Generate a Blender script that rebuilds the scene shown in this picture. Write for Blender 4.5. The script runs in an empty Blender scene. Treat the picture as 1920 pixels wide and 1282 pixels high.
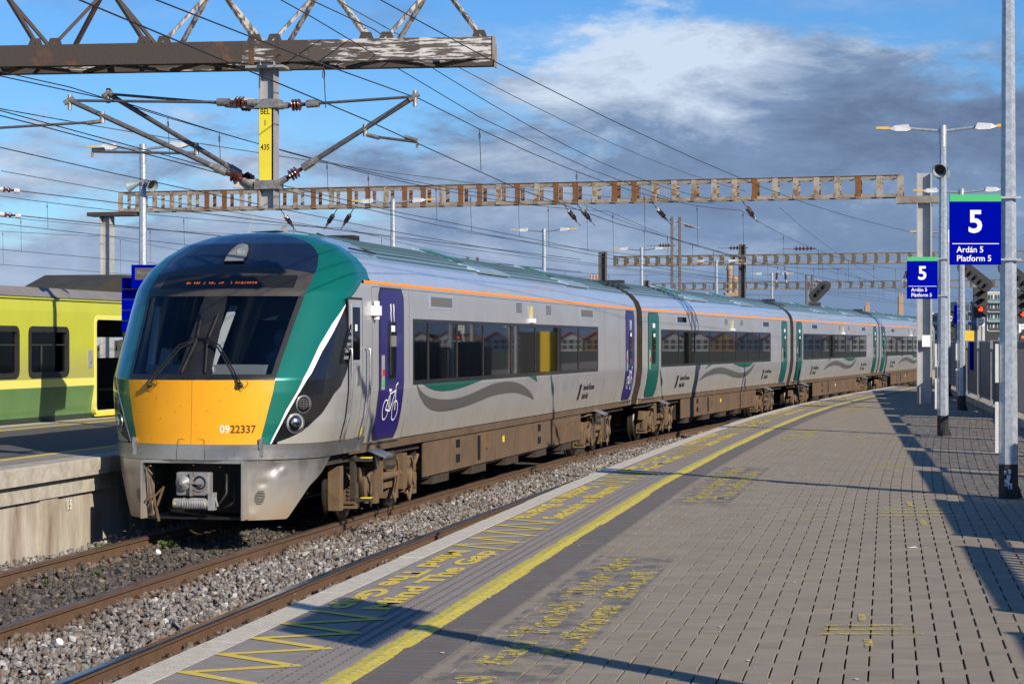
import bpy, bmesh, math, random
import numpy as np
from mathutils import Vector, Matrix
random.seed(7); rng = np.random.default_rng(7)
S = bpy.context.scene
C = S.collection
rad = math.radians

# ---------------------------------------------------------------- camera
EYE = 1.365                      # eye height above the platform
RAIL = -0.905                    # rail top below the platform
cam_d = bpy.data.cameras.new('camera'); cam = bpy.data.objects.new('camera', cam_d); C.objects.link(cam)
cam_d.sensor_width = 36.0; cam_d.lens = 3760 / 1920 * 36; cam_d.clip_start = 0.1; cam_d.clip_end = 5000
cam.location = (0, 0, EYE); cam.rotation_euler = (rad(90.041), 0, 0)
S.camera = cam

# ---------------------------------------------------------------- sun, sky, exposure
SUN_EL = 26.5
SD = Vector((0.63, -0.777, 0)).normalized() * math.cos(rad(SUN_EL)); SD.z = math.sin(rad(SUN_EL))
sun_d = bpy.data.lights.new('sun', 'SUN'); sun_d.energy = 5.0; sun_d.angle = rad(0.53); sun_d.color = (1.0, 0.89, 0.745)
sun = bpy.data.objects.new('sun', sun_d); C.objects.link(sun)
sun.rotation_euler = SD.to_track_quat('Z', 'Y').to_euler()
W = bpy.data.worlds.new('World'); S.world = W; W.use_nodes = True
S.view_settings.view_transform = 'Standard'; S.view_settings.look = 'None'
S.view_settings.exposure = 0.27; S.view_settings.gamma = 1.0; S.view_settings.use_curve_mapping = False
def build_sky():
    nt = W.node_tree; N = nt.nodes; L = nt.links; N.clear()
    out = N.new('ShaderNodeOutputWorld'); bg = N.new('ShaderNodeBackground'); bg.inputs[1].default_value = 0.075
    L.new(bg.outputs[0], out.inputs[0])
    sky = N.new('ShaderNodeTexSky'); sky.sky_type = 'NISHITA'; sky.sun_disc = False
    sky.sun_elevation = rad(SUN_EL); sky.sun_rotation = math.atan2(SD.x, SD.y)
    sky.air_density = 1.0; sky.dust_density = 0.3; sky.ozone_density = 1.6
    tc = N.new('ShaderNodeTexCoord'); sep = N.new('ShaderNodeSeparateXYZ'); L.new(tc.outputs['Generated'], sep.inputs[0])
    hs = N.new('ShaderNodeHueSaturation'); hs.inputs['Saturation'].default_value = 1.12; hs.inputs['Value'].default_value = 1.18
    tn = N.new('ShaderNodeVectorMath'); tn.operation = 'MULTIPLY'; tn.inputs[1].default_value = (0.62, 0.86, 1.22)
    L.new(sky.outputs[0], tn.inputs[0]); L.new(tn.outputs[0], hs.inputs['Color'])
    def m(op, a, b=None, c=None):
        n = N.new('ShaderNodeMath'); n.operation = op
        for i, v in enumerate((a, b, c)):
            if v is None: continue
            if isinstance(v, (int, float)): n.inputs[i].default_value = v
            else: L.new(v, n.inputs[i])
        return n.outputs[0]
    def noise(scale, detail, rough, off=(0, 0, 0), sz=3.0):
        mp = N.new('ShaderNodeMapping'); mp.inputs['Scale'].default_value = (1, 1, sz); mp.inputs['Location'].default_value = off
        L.new(tc.outputs['Generated'], mp.inputs[0])
        n = N.new('ShaderNodeTexNoise'); n.inputs['Scale'].default_value = scale; n.inputs['Detail'].default_value = detail
        n.inputs['Roughness'].default_value = rough; n.inputs['Distortion'].default_value = 0.25; L.new(mp.outputs[0], n.inputs['Vector'])
        return n.outputs['Fac']
    z = sep.outputs['Z']; x = sep.outputs['X']
    n1 = noise(9.0, 7, 0.6, (0.3, 0.1, 0.62)); n2 = noise(30.0, 6, 0.62, (2.3, 1.1, 0.2)); n3 = noise(6.0, 5, 0.6, (5.3, 1.0, 2.7))
    # cover falls with height; more of it to the east where the bank stands taller
    nn = m('ADD', m('MULTIPLY', n1, 0.70), m('MULTIPLY', n2, 0.30))
    base = m('MULTIPLY_ADD', z, -9.0, m('MULTIPLY_ADD', x, 0.95, 0.98))
    def blob(ax, az, rx, rz):   # one cloud mass ahead: azimuth slope, height slope, radii
        yy = m('MAXIMUM', sep.outputs['Y'], 0.05)
        dx = m('DIVIDE', m('SUBTRACT', m('DIVIDE', x, yy), ax), rx); dz = m('DIVIDE', m('SUBTRACT', m('DIVIDE', z, yy), az), rz)
        return m('POWER', 2.718, m('MULTIPLY', m('ADD', m('MULTIPLY', dx, dx), m('MULTIPLY', dz, dz)), -1.0))
    white = blob(0.085, 0.150, 0.095, 0.045); bank = blob(0.17, 0.108, 0.17, 0.026); gapb = blob(-0.16, 0.165, 0.20, 0.055)
    base = m('ADD', base, m('ADD', m('MULTIPLY', white, 0.50), m('ADD', m('MULTIPLY', bank, 0.45), m('MULTIPLY', gapb, -0.15))))
    cov = m('ADD', base, m('MULTIPLY_ADD', nn, 2.6, -1.3))
    mk = N.new('ShaderNodeMapRange'); mk.interpolation_type = 'SMOOTHSTEP'; mk.inputs[1].default_value = -0.12; mk.inputs[2].default_value = 0.30
    L.new(cov, mk.inputs[0])
    # high thin veil
    vl = N.new('ShaderNodeMapRange'); vl.interpolation_type = 'SMOOTHSTEP'; vl.inputs[1].default_value = 0.50; vl.inputs[2].default_value = 0.72; vl.inputs[4].default_value = 0.6
    L.new(n3, vl.inputs[0])
    mask = m('MAXIMUM', mk.outputs[0], vl.outputs[0])
    # cloud brightness: low bank slate blue, edges and tops paler
    amp = N.new('ShaderNodeMapRange'); amp.inputs[1].default_value = 0.02; amp.inputs[2].default_value = 0.12; amp.inputs[3].default_value = 0.45; amp.inputs[4].default_value = 2.2; L.new(z, amp.inputs[0])
    br = m('ADD', m('MULTIPLY_ADD', x, -0.75, 0.58), m('MULTIPLY', m('ADD', noise(11.0, 10, 0.66, (7.0, 3.0, 1.4), 2.6), -0.5), amp.outputs[0]))
    br = m('ADD', br, m('ADD', m('MULTIPLY', white, 0.62), m('MULTIPLY', bank, -0.24)))
    ramp = N.new('ShaderNodeValToRGB'); L.new(br, ramp.inputs[0])
    e = ramp.color_ramp.elements
    e[0].position = 0.0; e[0].color = (0.095, 0.135, 0.235, 1)
    e[1].position = 1.0; e[1].color = (0.52, 0.61, 0.74, 1)
    k = ramp.color_ramp.elements.new(0.5); k.color = (0.170, 0.252, 0.40, 1)
    sc = N.new('ShaderNodeVectorMath'); sc.operation = 'SCALE'; sc.inputs[3].default_value = 1 / 0.075
    L.new(ramp.outputs[0], sc.inputs[0])
    mx = N.new('ShaderNodeMix'); mx.data_type = 'RGBA'; mx.clamp_factor = True
    L.new(mask, mx.inputs[0]); L.new(hs.outputs[0], mx.inputs[6]); L.new(sc.outputs[0], mx.inputs[7])
    L.new(mx.outputs[2], bg.inputs[0])
build_sky()

# ---------------------------------------------------------------- materials
MATS = {}
def pbr(name, col, col2=None, scale=6.0, rough=0.6, metal=0.0, bump=0.0, bscale=60.0, rvar=0.0, coat=0.0, dirt=None, detail=6, lo=0.35, hi=0.65, spec=0.5, world=True, stretch=None):
    """two-tone noise paint; dirt=(colour, h0, h1, noise) grime that thins out with height of the object"""
    m = bpy.data.materials.new(name); m.use_nodes = True; MATS[name] = m
    nt = m.node_tree; N = nt.nodes; L = nt.links; b = N['Principled BSDF']
    b.inputs['Roughness'].default_value = rough; b.inputs['Metallic'].default_value = metal
    b.inputs['Specular IOR Level'].default_value = spec
    if coat: b.inputs['Coat Weight'].default_value = coat; b.inputs['Coat Roughness'].default_value = 0.06
    b.inputs['Base Color'].default_value = (*col, 1)
    tc = N.new('ShaderNodeTexCoord'); geo = N.new('ShaderNodeNewGeometry')
    vec = geo.outputs['Position'] if world else tc.outputs['Object']
    if stretch:
        mp = N.new('ShaderNodeMapping'); mp.inputs['Scale'].default_value = stretch; L.new(vec, mp.inputs[0]); vec = mp.outputs[0]
    last = None
    if col2 is not None:
        n = N.new('ShaderNodeTexNoise'); n.inputs['Scale'].default_value = scale; n.inputs['Detail'].default_value = detail; n.inputs['Roughness'].default_value = 0.65
        L.new(vec, n.inputs['Vector'])
        r = N.new('ShaderNodeMapRange'); r.inputs[1].default_value = lo; r.inputs[2].default_value = hi; L.new(n.outputs['Fac'], r.inputs[0])
        mx = N.new('ShaderNodeMix'); mx.data_type = 'RGBA'; mx.inputs[6].default_value = (*col, 1); mx.inputs[7].default_value = (*col2, 1)
        L.new(r.outputs[0], mx.inputs[0]); last = mx.outputs[2]
        if rvar:
            rr = N.new('ShaderNodeMapRange'); rr.inputs[3].default_value = rough - rvar; rr.inputs[4].default_value = rough + rvar
            L.new(n.outputs['Fac'], rr.inputs[0]); L.new(rr.outputs[0], b.inputs['Roughness'])
    if dirt:
        dc, h0, h1, dn = dirt
        sp = N.new('ShaderNodeSeparateXYZ'); L.new(tc.outputs['Object'], sp.inputs[0])
        n = N.new('ShaderNodeTexNoise'); n.inputs['Scale'].default_value = 3.0; n.inputs['Detail'].default_value = 8; n.inputs['Roughness'].default_value = 0.7
        mp = N.new('ShaderNodeMapping'); mp.inputs['Scale'].default_value = (1, 1.0, 0.6); L.new(tc.outputs['Object'], mp.inputs[0]); L.new(mp.outputs[0], n.inputs['Vector'])
        ad = N.new('ShaderNodeMath'); ad.operation = 'MULTIPLY_ADD'; ad.inputs[1].default_value = dn; L.new(n.outputs['Fac'], ad.inputs[0])
        L.new(sp.outputs['Z'], ad.inputs[2])
        r = N.new('ShaderNodeMapRange'); r.inputs[1].default_value = h1 + dn * 0.5; r.inputs[2].default_value = h0 + dn * 0.5; L.new(ad.outputs[0], r.inputs[0])
        mx = N.new('ShaderNodeMix'); mx.data_type = 'RGBA'; mx.inputs[6].default_value = (*col, 1); mx.inputs[7].default_value = (*dc, 1)
        if last: L.new(last, mx.inputs[6])
        L.new(r.outputs[0], mx.inputs[0]); last = mx.outputs[2]
        mm = N.new('ShaderNodeMath'); mm.operation = 'MULTIPLY_ADD'; mm.inputs[1].default_value = 0.35; mm.inputs[2].default_value = rough
        mm.use_clamp = True; L.new(r.outputs[0], mm.inputs[0]); L.new(mm.outputs[0], b.inputs['Roughness'])
        if metal:
            m2 = N.new('ShaderNodeMath'); m2.operation = 'MULTIPLY_ADD'; m2.inputs[1].default_value = -metal; m2.inputs[2].default_value = metal
            L.new(r.outputs[0], m2.inputs[0]); L.new(m2.outputs[0], b.inputs['Metallic'])
    if last: L.new(last, b.inputs['Base Color'])
    if bump:
        n = N.new('ShaderNodeTexNoise'); n.inputs['Scale'].default_value = bscale; n.inputs['Detail'].default_value = 4; L.new(vec, n.inputs['Vector'])
        bp = N.new('ShaderNodeBump'); bp.inputs['Strength'].default_value = bump; bp.inputs['Distance'].default_value = 0.01
        L.new(n.outputs['Fac'], bp.inputs['Height']); L.new(bp.outputs[0], b.inputs['Normal'])
    return m
def emit(name, col, st):
    m = bpy.data.materials.new(name); m.use_nodes = True; b = m.node_tree.nodes['Principled BSDF']; MATS[name] = m
    b.inputs['Base Color'].default_value = (*col, 1); b.inputs['Emission Color'].default_value = (*col, 1); b.inputs['Emission Strength'].default_value = st
    return m
def glass(name, tint, gl=1.0, rough=0.02, ior=1.5):
    m = bpy.data.materials.new(name); m.use_nodes = True; nt = m.node_tree; N = nt.nodes; L = nt.links; MATS[name] = m
    N.remove(N['Principled BSDF'])
    fr = N.new('ShaderNodeFresnel'); fr.inputs[0].default_value = ior
    tr = N.new('ShaderNodeBsdfTransparent'); tr.inputs[0].default_value = (*tint, 1)
    g = N.new('ShaderNodeBsdfGlossy'); g.inputs['Roughness'].default_value = rough; g.inputs[0].default_value = (gl, gl, gl, 1)
    mx = N.new('ShaderNodeMixShader'); L.new(fr.outputs[0], mx.inputs[0]); L.new(tr.outputs[0], mx.inputs[1]); L.new(g.outputs[0], mx.inputs[2])
    L.new(mx.outputs[0], N['Material Output'].inputs[0])
    return m
def worn_paint(name, col, under, scale=18, lo=0.42, hi=0.58, rough=0.7, clear=True):
    """thin road paint, worn through in patches"""
    m = bpy.data.materials.new(name); m.use_nodes = True; nt = m.node_tree; N = nt.nodes; L = nt.links; MATS[name] = m
    b = N['Principled BSDF']; b.inputs['Roughness'].default_value = rough
    geo = N.new('ShaderNodeNewGeometry'); n = N.new('ShaderNodeTexNoise'); n.inputs['Scale'].default_value = scale; n.inputs['Detail'].default_value = 9; n.inputs['Roughness'].default_value = 0.7
    L.new(geo.outputs['Position'], n.inputs['Vector'])
    r = N.new('ShaderNodeMapRange'); r.inputs[1].default_value = lo; r.inputs[2].default_value = hi; L.new(n.outputs['Fac'], r.inputs[0])
    if clear:
        b.inputs['Base Color'].default_value = (*col, 1)
        L.new(r.outputs[0], b.inputs['Alpha'])
    else:
        mx = N.new('ShaderNodeMix'); mx.data_type = 'RGBA'; mx.inputs[6].default_value = (*under, 1); mx.inputs[7].default_value = (*col, 1)
        L.new(r.outputs[0], mx.inputs[0]); L.new(mx.outputs[2], b.inputs['Base Color'])
    bp = N.new('ShaderNodeBump'); bp.inputs['Strength'].default_value = 0.3; bp.inputs['Distance'].default_value = 0.004; n2 = N.new('ShaderNodeTexNoise'); n2.inputs['Scale'].default_value = 90
    L.new(geo.outputs['Position'], n2.inputs['Vector']); L.new(n2.outputs['Fac'], bp.inputs['Height']); L.new(bp.outputs[0], b.inputs['Normal'])
    return m
GRIME = (0.115, 0.073, 0.040)
pbr('silver', (0.44, 0.445, 0.45), (0.50, 0.505, 0.51), 1.2, 0.30, 0.40, coat=0.25, dirt=((0.27, 0.235, 0.18), 0.92, 1.55, 1.0), world=False)
pbr('silver_front', (0.50, 0.51, 0.52), (0.40, 0.39, 0.37), 2.5, 0.27, 0.8, bump=0.35, bscale=3.2, dirt=((0.26, 0.20, 0.13), 0.15, 0.95, 0.9), world=False)
pbr('roof_silver', (0.66, 0.69, 0.75), (0.60, 0.63, 0.69), 1.5, 0.25, 0.55, coat=0.3, world=False)  # paler and bluer than the sides: mirrored sky put into the colour
pbr('roof_rib', (0.055, 0.105, 0.13), rough=0.5)  # darker copy of the roof colour, painting shade lines along the ribs
pbr('lamp_pale', (0.55, 0.47, 0.22), rough=0.4)
pbr('vent_grey', (0.13,0.13,0.12), rough=0.5)
pbr('roof_teal', (0.30, 0.42, 0.50), (0.36, 0.48, 0.55), 2.5, 0.30, 0.4, coat=0.2, world=False)
pbr('hatch_green', (0.01, 0.12, 0.06), rough=0.4)
pbr('train_green', (0.004, 0.15, 0.115), (0.004, 0.17, 0.13), 2, 0.30, 0.35, coat=0.6, world=False)
pbr('door_green', (0.006, 0.11, 0.085), (0.01, 0.13, 0.10), 2, 0.35, 0.1, coat=0.3, world=False)
pbr('black_gloss', (0.008, 0.009, 0.012), (0.012, 0.013, 0.016), 3, 0.15, 0.0, coat=0.8, world=False)
pbr('surround_grey', (0.045, 0.042, 0.038), (0.060, 0.055, 0.050), 6, 0.45, world=False)
pbr('navy', (0.006, 0.012, 0.030), (0.010, 0.017, 0.038), 3, 0.22, 0.0, coat=0.8, world=False)
pbr('yellow_front', (0.78, 0.33, 0.002), (0.83, 0.37, 0.003), 1.6, 0.38, 0.0, coat=0.15, world=False)
pbr('white_stripe', (0.80, 0.80, 0.80), rough=0.35)
pbr('orange_line', (0.85, 0.26, 0.01), rough=0.4)
pbr('black_trim', (0.012, 0.012, 0.013), (0.022, 0.021, 0.02), 5, 0.35, coat=0.2, world=False)
pbr('rubber', (0.015, 0.015, 0.015), (0.03, 0.028, 0.025), 12, 0.6, world=False)
pbr('grey_swoosh', (0.10, 0.095, 0.09), rough=0.4)
pbr('door_purple', (0.018, 0.012, 0.125), (0.024, 0.016, 0.145), 2, 0.35, coat=0.3, world=False)
pbr('grimy_steel', GRIME, (0.175, 0.115, 0.062), 5, 0.8, bump=0.4, bscale=25, world=False)
pbr('grimy_panel', (0.150, 0.094, 0.050), (0.105, 0.070, 0.043), 2.2, 0.75, world=False, bump=0.1, bscale=40)
pbr('grime_and_shade', (0.03, 0.024, 0.018), (0.055, 0.04, 0.03), 8, 0.85, world=False)
pbr('wheel_steel', (0.10, 0.09, 0.085), (0.06, 0.05, 0.045), 6, 0.45, 0.7, world=False)
pbr('bare_steel', (0.55, 0.55, 0.56), (0.42, 0.41, 0.40), 8, 0.35, 0.85, world=False)
pbr('coupler_grey', (0.25, 0.26, 0.28), (0.22, 0.21, 0.20), 14, 0.5, 0.2, world=False)
pbr('cab_inner', (0.30, 0.31, 0.32), rough=0.7)
pbr('cab_dark', (0.02, 0.021, 0.024), rough=0.8)
pbr('seat_cloth', (0.10, 0.11, 0.14), (0.16, 0.16, 0.18), 30, 0.9, world=False)
pbr('saloon_floor', (0.03, 0.03, 0.033), rough=0.9)
glass('window_glass', (0.20, 0.21, 0.22)); glass('windscreen_glass', (0.62, 0.68, 0.72)); glass('lamp_glass', (0.75, 0.75, 0.75))
pbr('lamp_chrome', (0.75, 0.76, 0.78), rough=0.18, metal=1.0)
emit('led_orange', (1.0, 0.18, 0.04), 0.55); emit('signal_red', (1.0, 0.05, 0.015), 2.2)
pbr('rust_rail', (0.125, 0.070, 0.037), (0.090, 0.052, 0.030), 7, 0.8, bump=0.3, bscale=50)
pbr('rail_top', (0.17, 0.17, 0.19), (0.11, 0.11, 0.12), 3, 0.2, 0.95)
pbr('rail_top_dull', (0.20, 0.13, 0.09), (0.13, 0.085, 0.06), 4, 0.42, 0.5)
pbr('concrete_edge', (0.47, 0.42, 0.33), (0.60, 0.545, 0.44), 14, 0.9, bump=0.5, bscale=90)
pbr('concrete_old', (0.30, 0.27, 0.22), (0.46, 0.43, 0.37), 6, 0.9, bump=0.6, bscale=50, detail=9)
pbr('concrete_wall', (0.46, 0.42, 0.35), (0.20, 0.155, 0.105), 2.0, 0.9, bump=0.5, bscale=40, stretch=(1, 1, 0.25), lo=0.4, hi=0.68)
pbr('slab_grey', (0.232, 0.204, 0.178), (0.282, 0.250, 0.220), 9, 0.85, bump=0.25, bscale=150)
pbr('paver', (0.238, 0.198, 0.145), (0.290, 0.243, 0.180), 2.2, 0.85, bump=0.25, bscale=160, detail=10)
pbr('paver_b', (0.222, 0.184, 0.136), (0.276, 0.230, 0.172), 2.4, 0.88, bump=0.25, bscale=150, detail=10)
pbr('paver_c', (0.248, 0.207, 0.154), (0.297, 0.250, 0.188), 2.0, 0.86, bump=0.25, bscale=150, detail=10)
pbr('paver_dark', (0.125, 0.108, 0.095), (0.17, 0.15, 0.132), 7, 0.85, bump=0.4, bscale=90, stretch=(1, 6, 1))
pbr('joint_sand', (0.078, 0.064, 0.050), (0.105, 0.087, 0.067), 20, 0.95)
pbr('asphalt', (0.075, 0.075, 0.08), (0.10, 0.10, 0.10), 6, 0.9, bump=0.3, bscale=120)
worn_paint('paint_yellow', (0.68, 0.51, 0.075), (0.2, 0.2, 0.2), 24, 0.24, 0.40)
worn_paint('paint_line', (0.66, 0.53, 0.05), (0.27, 0.25, 0.17), 26, 0.34, 0.52, clear=False)
worn_paint('paint_faded', (0.66, 0.52, 0.07), (0.2, 0.2, 0.2), 22, 0.44, 0.60)
worn_paint('paint_cross', (0.64, 0.52, 0.10), (0.2, 0.2, 0.2), 30, 0.43, 0.58)
worn_paint('paint_scrubbed', (0.15, 0.155, 0.17), (0.2, 0.2, 0.2), 6, 0.46, 0.74)
worn_paint('graffiti_white', (0.75, 0.74, 0.70), (0.2, 0.2, 0.2), 30, 0.35, 0.5)
pbr('stone_pale', (0.255, 0.243, 0.232), (0.11, 0.095, 0.085), 11, 0.85, lo=0.40, hi=0.62, detail=2)
pbr('stone_white', (0.46, 0.44, 0.42), (0.34, 0.32, 0.30), 11, 0.8, detail=2)
pbr('stone_brown', (0.11, 0.078, 0.055), (0.20, 0.16, 0.13), 9, 0.9, detail=2)
pbr('stone_oily', (0.045, 0.038, 0.032), (0.09, 0.078, 0.068), 8, 0.75, detail=2)
pbr('bed', (0.06, 0.05, 0.042), (0.09, 0.075, 0.06), 5, 0.95)
pbr('earth', (0.10, 0.095, 0.07), (0.07, 0.08, 0.045), 0.6, 0.95)
pbr('galvanised', (0.50, 0.54, 0.58), (0.36, 0.40, 0.44), 22, 0.42, 0.55, bump=0.06, bscale=120, lo=0.42, hi=0.6)
pbr('painted_mast', (0.44, 0.45, 0.46), (0.36, 0.36, 0.35), 3, 0.5, 0.1)
pbr('black_paint', (0.012, 0.012, 0.013), (0.02, 0.02, 0.02), 10, 0.5)
pbr('old_girder', (0.060, 0.047, 0.040), (0.50, 0.49, 0.47), 2.6, 0.75, bump=0.3, bscale=30, lo=0.55, hi=0.61, detail=10, stretch=(1.0, 1, 7.0))
pbr('old_girder_dark', (0.055, 0.043, 0.038), (0.16, 0.065, 0.025), 3.2, 0.8, bump=0.3, bscale=30, lo=0.55, hi=0.68, detail=9)
pbr('peeling_bar', (0.40, 0.38, 0.35), (0.10, 0.085, 0.075), 9, 0.75, bump=0.3, lo=0.45, hi=0.55, stretch=(2, 2, 0.6))
pbr('rust_batten', (0.215, 0.090, 0.024), (0.145, 0.062, 0.02), 8, 0.85)
pbr('weathered_batten', (0.35, 0.32, 0.27), (0.20, 0.11, 0.05), 4, 0.8, lo=0.45, hi=0.6)
pbr('dull_batten', (0.15, 0.12, 0.072), (0.11, 0.09, 0.06), 4, 0.8)
pbr('mast_dark', (0.12, 0.11, 0.095), (0.085, 0.078, 0.068), 4, 0.75)
pbr('girder_white', (0.10, 0.082, 0.072), (0.56, 0.55, 0.53), 3.0, 0.75, bump=0.3, bscale=30, lo=0.47, hi=0.53, detail=10, stretch=(1.2, 1, 9))
pbr('girder_mid', (0.075, 0.060, 0.052), (0.52, 0.51, 0.49), 3.0, 0.75, bump=0.3, bscale=30, lo=0.515, hi=0.57, detail=10, stretch=(1.2, 1, 9))
worn_paint('soot', (0.01, 0.01, 0.01), (0.2, 0.2, 0.2), 3, 0.40, 0.60)
pbr('roof_slate_red', (0.30, 0.08, 0.05), rough=0.8)
pbr('weathered_chord', (0.33, 0.31, 0.28), (0.19, 0.15, 0.11), 3, 0.7)
pbr('grey_post', (0.40, 0.40, 0.41), (0.33, 0.33, 0.33), 5, 0.55, 0.3)
pbr('plate_yellow', (0.78, 0.66, 0.035), (0.70, 0.58, 0.04), 4, 0.5)
pbr('tube_steel', (0.17, 0.165, 0.165), (0.11, 0.10, 0.10), 14, 0.5, 0.5)
pbr('cast_fitting', (0.40, 0.39, 0.37), (0.22, 0.20, 0.18), 20, 0.5, 0.6)
pbr('insulator_brown', (0.075, 0.02, 0.012), (0.10, 0.03, 0.02), 10, 0.15, coat=0.6)
pbr('wire', (0.045, 0.042, 0.040), rough=0.5, metal=0.3)
pbr('wire_pale', (0.14, 0.15, 0.12), rough=0.5, metal=0.3)
pbr('connector_grey', (0.30, 0.31, 0.32), (0.2, 0.2, 0.2), 10, 0.45)
pbr('lamp_white', (0.62, 0.64, 0.66), (0.54, 0.55, 0.56), 6, 0.45)
pbr('lamp_amber', (0.70, 0.40, 0.07), (0.62, 0.50, 0.26), 9, 0.4)
pbr('speaker_grey', (0.24, 0.29, 0.31), (0.18, 0.22, 0.24), 10, 0.5)
pbr('sign_blue', (0.0, 0.003, 0.285), rough=0.8, spec=0.0)
pbr('sign_green', (0.05, 0.42, 0.14), rough=0.4)
pbr('sign_white', (0.82, 0.82, 0.82), rough=0.5)
pbr('sign_black', (0.01, 0.01, 0.01), rough=0.5)
pbr('fence_panel', (0.10, 0.108, 0.12), (0.075, 0.08, 0.088), 20, 0.55, 0.3, bump=0.2, bscale=150)
pbr('fence_post', (0.30, 0.31, 0.33), (0.22, 0.23, 0.24), 9, 0.5, 0.5)
pbr('dart_lime', (0.50, 0.52, 0.045), (0.46, 0.48, 0.04), 1.5, 0.4, coat=0.2, dirt=((0.35, 0.36, 0.08), 0.9, 1.4, 0.5), world=False)
pbr('dart_stripe', (0.72, 0.68, 0.16), rough=0.45)
pbr('dart_green', (0.10, 0.20, 0.065), (0.12, 0.22, 0.08), 2, 0.5, world=False)
pbr('dart_dark', (0.03, 0.045, 0.03), rough=0.6)
pbr('dart_roof', (0.17, 0.155, 0.15), (0.22, 0.20, 0.19), 3, 0.6)
pbr('pod_brown', (0.04, 0.036, 0.02), (0.055, 0.05, 0.028), 4, 0.6)
pbr('foliage', (0.035, 0.075, 0.014), (0.09, 0.14, 0.03), 30, 0.7)
pbr('bark', (0.10, 0.075, 0.07), (0.14, 0.11, 0.10), 10, 0.9)
pbr('far_hedge', (0.045, 0.055, 0.04), (0.07, 0.065, 0.05), 1.0, 0.95)
pbr('building_white', (0.58, 0.58, 0.56), (0.50, 0.50, 0.48), 1.0, 0.8)
pbr('building_blue', (0.14, 0.19, 0.27), (0.11, 0.15, 0.22), 0.7, 0.5)
pbr('building_dark', (0.05, 0.06, 0.075), rough=0.3)
pbr('balcony_teal', (0.12, 0.24, 0.24), rough=0.3)
pbr('brick_tan', (0.40, 0.28, 0.18), (0.30, 0.20, 0.13), 6, 0.9)
pbr('terracotta', (0.48, 0.24, 0.13), rough=0.8)
pbr('signal_black', (0.014, 0.015, 0.018), (0.022, 0.023, 0.026), 6, 0.55)
pbr('signal_panel', (0.014, 0.015, 0.018), (0.022, 0.023, 0.027), 6, 0.7)
pbr('crate_yellow', (0.62, 0.42, 0.01), rough=0.5)
pbr('litter_white', (0.7, 0.7, 0.7), rough=0.7)

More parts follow.
